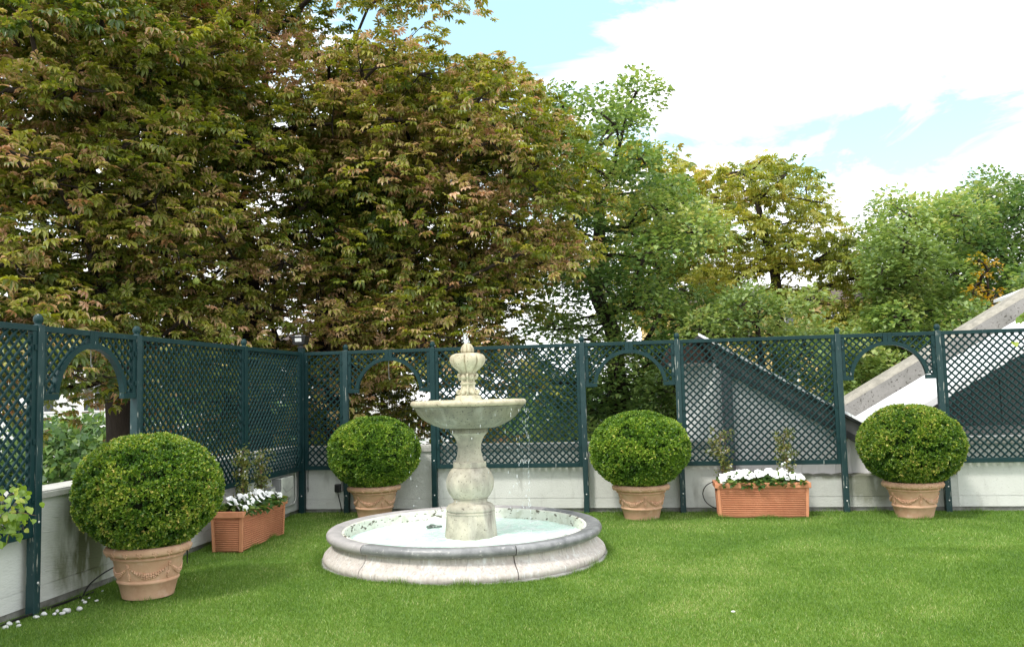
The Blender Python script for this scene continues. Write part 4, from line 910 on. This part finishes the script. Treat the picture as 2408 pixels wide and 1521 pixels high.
tmpl_sets = {'ch': [('a', T_CH[0], .30), ('b', T_CH[1], .32), ('c', T_CH[2], .18), ('d', T_CH[3], .26)],
             'chf': [('a', T_CHF[0], .4), ('b', T_CHF[1], .35), ('c', T_CHF[2], .3)], 'ov': [('a', T_OV, 1.)], 'ht': [('a', T_OV, 1.)]}

rt = random.Random(2)
behind_left = lambda x, y: 0
def ymin_front(x, y): return 12.9 if x > 640 else (9.2+ (x/640)*3.4)
# --- brown edged horse chestnuts along the terrace
PA = [(-260, -160), (430, -160), (470, 300), (440, 640), (400, 1060), (-260, 1160)]
PB = [(330, -160), (960, -120), (1010, -40), (1040, 10), (950, 60), (900, 500), (850, 1060), (330, 1060)]
PC = [(820, 160), (940, 150), (990, 170), (1060, 130), (1110, 120), (1150, 150), (1205, 190), (1225, 270), (1280, 350), (1330, 430), (1330, 520), (1275, 610), (1230, 700), (1170, 800), (1150, 1060), (700, 1060), (760, 500)]
def chestnut(label, poly, trunk, seed, Yr, nf, fruit=0):
    rt = random.Random(seed); b_ = []
    for (a, c, n_, md, zl) in ((Yr[0], Yr[0]+2.2, nf[0], .72, 1.9), (Yr[0]+2, Yr[1]-2, nf[1], .85, .2), (Yr[1]-2.5, Yr[1], nf[2], 1.0, -1.0)):
        b_ += bough_centres(poly, a, c, n_, md, rt, zl, ymin_front)
    return tree('horse_chestnut', label, 'tree', trunk, b_, .95, (165, .215), ML_CHEST, .27, 'brown edged horse chestnuts behind the fence', tint=lambda p: .13*math.sin(p.x*1.1+p.z*1.7)+.03*(p.z-4)/4, tmpl='ch', flat=.36, seed=seed, fruit=fruit, extra=.04)
def tk(pts, g_=-3):
    q = [at(*p) for p in pts]; return [Vector((q[0].x+.1, q[0].y, g_))]+q
chestnut('tallest brown edged horse chestnut rising behind the left fence', PA, tk([(295, 1000, 13.5), (270, 850, 13.5), (235, 600, 13.6), (190, 350, 13.8), (150, 50, 14)]), 31, (9.4, 16.5), (74, 52, 34), .16)
chestnut('brown edged horse chestnut behind the corner of the two fences', PB, tk([(600, 1000, 14.5), (585, 780, 14.5), (570, 560, 14.6), (510, 350, 14.7), (480, 100, 15)]), 32, (11.5, 18), (64, 52, 34), .10)
chestnut('brown edged horse chestnut spreading to the right behind the stone fountain', PC, tk([(778, 1000, 15.0), (775, 850, 15.0), (800, 640, 15), (900, 420, 15.3), (1000, 250, 15.6)]), 33, (12.9, 19), (72, 54, 38), .08)
# --- trees beyond, to the right
def leafy(name, label, poly, trunk, seed, Yr, n_, md, rad, leafs, mt, tmpl='ov', flat=.7, tr_r=.25, tint=None, extra=0., group='green trees beyond the terrace', zmin=-1.5):
    rt = random.Random(seed); b_ = bough_centres(poly, Yr[0], Yr[1], n_, md, rt, zmin)
    return tree(name, label, 'tree', trunk, b_, rad, leafs, mt, tr_r, group, tint=tint, tmpl=tmpl, flat=flat, seed=seed, extra=extra, twig=3)
leafy('linden_tree', 'tall green linden with a dark forked trunk seen through the middle arch',
      [(1290, 215), (1340, 240), (1400, 260), (1470, 205), (1510, 220), (1505, 300), (1420, 330), (1520, 370), (1610, 400), (1650, 470), (1630, 560), (1610, 640), (1660, 760), (1680, 1060), (1280, 1060), (1240, 800), (1300, 560)],
      tk([(1470, 1060, 19), (1452, 900, 19), (1440, 780, 19), (1400, 680, 19), (1410, 540, 19.2), (1400, 380, 19.4)]), 41, (16.6, 21), 96, .95, .72, (430, .115), ML_LIND, tr_r=.24, tint=lambda p: .16*math.sin(p.x*1.3+p.z*1.9))
leafy('yellowing_chestnut', 'sparse yellow brown horse chestnut against the sky right of the linden',
      [(1690, 370), (1740, 390), (1830, 370), (1890, 420), (1950, 470), (1985, 530), (1975, 570), (2050, 620), (2040, 720), (1980, 820), (1700, 800), (1640, 600), (1640, 500)],
      tk([(1835, 1000, 23), (1830, 800, 23), (1822, 640, 23), (1790, 520, 23), (1770, 400, 23)]), 42, (21, 25), 84, .8, .75, (80, .27), ML_CHESTY, 'chf', .42, .18, extra=.0, tint=lambda p: -.02*(p.x-10))
leafy('yellowing_chestnut', 'brownish horse chestnut top showing behind the tall green linden',
      [(1430, 350), (1490, 330), (1550, 345), (1620, 420), (1660, 600), (1640, 760), (1440, 760)],
      tk([(1560, 1000, 25), (1555, 700, 25), (1550, 500, 25), (1540, 400, 25)]), 43, (23.5, 26.5), 36, .9, .95, (70, .38), ML_CHESTY, 'chf', .5, .16, extra=.25)
leafy('linden_tree', 'low pale green linden crown just above the right half of the trellis',
      [(1600, 760), (1680, 690), (1760, 720), (1850, 690), (1960, 710), (2040, 800), (2010, 1060), (1560, 1060)],
      tk([(1800, 1060, 17.5), (1800, 950, 17.5), (1790, 850, 17.6), (1780, 760, 17.6)]), 44, (15.8, 18.8), 50, .80, .62, (360, .105), ML_LINDP, tr_r=.14, flat=.55, tint=lambda p: .12*math.sin(p.x*2.1+p.z*2.7))
leafy('leafy_tree', 'mid green rounded tree right of the yellow chestnut',
      [(2050, 560), (2110, 510), (2190, 480), (2270, 500), (2290, 760), (2250, 900), (2010, 900), (2040, 700)],
      tk([(2180, 1000, 22), (2185, 800, 22), (2190, 680, 22), (2180, 560, 22)]), 45, (20, 24), 70, .95, .74, (400, .125), ML_LIND, tr_r=.18, tint=lambda p: .13*math.sin(p.x*1.7+p.z*2.1)+.06)
leafy('leafy_tree', 'tall dark green tree at the right edge of the view',
      [(2250, 500), (2320, 450), (2380, 455), (2480, 450), (2560, 500), (2560, 900), (2200, 900), (2240, 640)],
      tk([(2370, 1000, 25), (2372, 800, 25), (2365, 650, 25), (2350, 520, 25)]), 46, (22.5, 27.5), 84, 1.1, .88, (430, .14), ML_DEEP, tr_r=.2, tint=lambda p: .13*math.sin(p.x*1.3+p.z*1.6))
leafy('leafy_tree', 'bushy mid green tree just above the concrete beam and last arch',
      [(2020, 800), (2100, 740), (2200, 780), (2300, 740), (2400, 680), (2480, 640), (2480, 900), (2300, 1000), (1960, 1060)],
      tk([(2230, 1060, 18.5), (2230, 950, 18.5), (2200, 860, 18.6), (2190, 800, 18.6)]), 47, (17, 20), 62, .82, .66, (380, .115), ML_LIND, tr_r=.14, flat=.55, tint=lambda p: .10+.12*math.sin(p.x*1.9+p.z*2.3))
leafy('maple_sapling', 'small tree with orange and yellow leaves before the dark green tree',
      [(2275, 690), (2300, 610), (2330, 600), (2345, 660), (2395, 650), (2380, 735), (2280, 725)],
      tk([(2330, 900, 19.5), (2330, 780, 19.5), (2325, 700, 19.5), (2320, 620, 19.5)]), 48, (18.6, 19.6), 12, .28, .20, (34, .085), ML_ORNG, tr_r=.05, group=None)
leafy('leafy_tree', 'light green overhanging tree top between the yellow chestnut and dark green tree',
      [(2075, 590), (2130, 565), (2190, 590), (2180, 680), (2130, 730), (2070, 690)],
      tk([(2130, 900, 18.5), (2130, 780, 18.5), (2125, 700, 18.5), (2125, 620, 18.5)]), 49, (17.8, 19.5), 18, .55, .55, (330, .11), ML_LINDP, tr_r=.08)
# --- a far belt of green behind everything
r = np.random.default_rng(3); n_ = 60000; xx = r.uniform(-30, 46, n_); hgt = 3.6+1.3*np.sin(xx*.35)+.8*np.sin(xx*.9+1)+.4*np.sin(xx*2.3)
P = np.stack([xx, 34+r.uniform(0, 4, n_)+np.sin(xx*.5), -3+(hgt+.4)*r.random(n_)**.8], 1); D = nrm(r.normal(0, 1, (n_, 3))); Nn = nrm(r.normal(0, .6, (n_, 3))+np.array([0, -.3, 1]))
hb = np_mesh('distant_greenery', *cat_np([stamp(*T_OV, P, D, Nn, r.uniform(.22, .42, n_), r.random(n_)*.8, np.zeros(n_))]), ML_DEEP); tag(hb, kind='stuff')

# ================================================================ GRASS
def blades(name, P, h, wd, lean, seed, tones):
    r = np.random.default_rng(seed); n_ = len(P); t = r.uniform(0, 2*PI, n_); ln = r.uniform(0, lean, n_)*h; a = r.uniform(0, 2*PI, n_)
    sx, sy = np.cos(t)*wd/2, np.sin(t)*wd/2; z = lambda x, y: .008*np.sin(1.7*x+.4)*np.cos(1.3*y)+.006*np.sin(3.1*y+x)-.008
    V = np.zeros((n_, 3, 3)); V[:, 0, 0] = P[:, 0]-sx; V[:, 0, 1] = P[:, 1]-sy; V[:, 1, 0] = P[:, 0]+sx; V[:, 1, 1] = P[:, 1]+sy
    V[:, 2, 0] = P[:, 0]+ln*np.cos(a); V[:, 2, 1] = P[:, 1]+ln*np.sin(a); z0 = z(P[:, 0], P[:, 1]); V[:, 0, 2] = z0; V[:, 1, 2] = z0; V[:, 2, 2] = z0+h
    F = np.arange(3*n_).reshape(-1, 3); A = np.zeros((n_, 3, 3)); A[:, :, 1] = tones[:, None]
    return np_mesh(name, V.reshape(-1, 3), F, A.reshape(-1, 3), ML_GRASS)
r = np.random.default_rng(77)
def free(P):
    """keep blades out of the pool, the pots and the planters"""
    x, y = P[:, 0], P[:, 1]; k = np.hypot(x-FX, y-FY) > 1.395
    for u, w_, *_ in specs: c = G(u, w_); k &= np.hypot(x-c.x, y-c.y) > .215
    for c, ang, a, b_ in ((G(6.02, .33), AZ, .52, .165), (G(.315, 2.20), AZ+R_(90), .52, .165)):
        dx, dy = x-c.x, y-c.y; k &= ~((np.abs(dx*math.cos(ang)+dy*math.sin(ang)) < a) & (np.abs(-dx*math.sin(ang)+dy*math.cos(ang)) < b_))
    return k
def lawn_points(n_, Y0, Y1, power=1.0):
    Y = Y0+(Y1-Y0)*r.random(n_)**power; X = r.uniform(-.66, .66, n_)*Y; q = np.stack([X, Y], 1)
    dx, dy = X-CX, Y-CY; u = dx*DU.x+dy*DU.y; w_ = dx*DW.x+dy*DW.y; k = (u > -.06) & (w_ > -.05); return q[k & free(q)]
P = np.concatenate([lawn_points(230000, 2.9, 5.2), lawn_points(420000, 5.0, 8.2), lawn_points(300000, 8.0, 11.9)])
pt = .5+.5*np.sin(P[:, 0]*2.1+1.3*np.sin(P[:, 1]*1.7))*np.cos(P[:, 1]*1.9+P[:, 0])
p2_ = surf_noise(np.stack([P[:, 0]*.32, P[:, 1]*.32, np.ones(len(P))], 1), 4); p3_ = surf_noise(np.stack([P[:, 0]*1.1, P[:, 1]*1.1, np.ones(len(P))], 1), 9)
tn = np.clip(.44+.12*(pt-.5)+.08*p2_+.07*p3_+r.normal(0, .23, len(P)), 0, 1)
gr = blades('grass', P, r.uniform(.010, .028, len(P)), .0034+.0004*P[:, 1], 1.0, 5, tn); tag(gr, kind='stuff')
Q = []                                                                                # longer tufts along edges the mower misses
a = r.uniform(0, 2*PI, 9000); rr_ = 1.40+np.abs(r.normal(0, .035, 9000)); Q.append(np.stack([FX+rr_*np.cos(a), FY+rr_*np.sin(a)], 1))
for u, w_, *_ in specs: c = G(u, w_); a = r.uniform(0, 2*PI, 1300); rr_ = .225+np.abs(r.normal(0, .03, 1300)); Q.append(np.stack([c.x+rr_*np.cos(a), c.y+rr_*np.sin(a)], 1))
for k in range(9000): pass
u = r.uniform(0, 11, 8000); w_ = -.03+np.abs(r.normal(0, .05, 8000)); Q.append(np.stack([CX+DU.x*u+DW.x*w_, CY+DU.y*u+DW.y*w_], 1))
w_ = r.uniform(0, 7, 6000); u = -.04+np.abs(r.normal(0, .07, 6000)); Q.append(np.stack([CX+DU.x*u+DW.x*w_, CY+DU.y*u+DW.y*w_], 1))
for c, ang in ((G(6.02, .33), AZ), (G(.315, 2.20), AZ+R_(90))):
    s = r.uniform(-.55, .55, 1600); o = -.18-np.abs(r.normal(0, .02, 1600)); Q.append(np.stack([c.x+s*math.cos(ang)-o*math.sin(ang), c.y+s*math.sin(ang)+o*math.cos(ang)], 1))
Q = np.concatenate(Q); Q = Q[free(Q)]
cl_ = .5+.5*np.sin(Q[:, 0]*11)*np.sin(Q[:, 1]*13+Q[:, 0]*3)
tg = blades('grass_tufts', Q, .02+.075*cl_**2*r.random(len(Q)), .0045, .6, 6, np.clip(r.normal(.30, .2, len(Q)), 0, 1)); tag(tg, kind='stuff')
p = at(1724, 1437, 5.9); p.z = .03
ob = MB().ball((0, 0, 0), .012, 8, 6, (1.3, 1, .5)).build('fallen_petal', M_PETAL, None, True); q = ray(1724, 1437); t = (0.03-EYE)/q.z; ob.location = Vector((0, 0, EYE))+q*t; tag(ob, 'small white petal lying alone on the lawn right of the pool', 'petal')
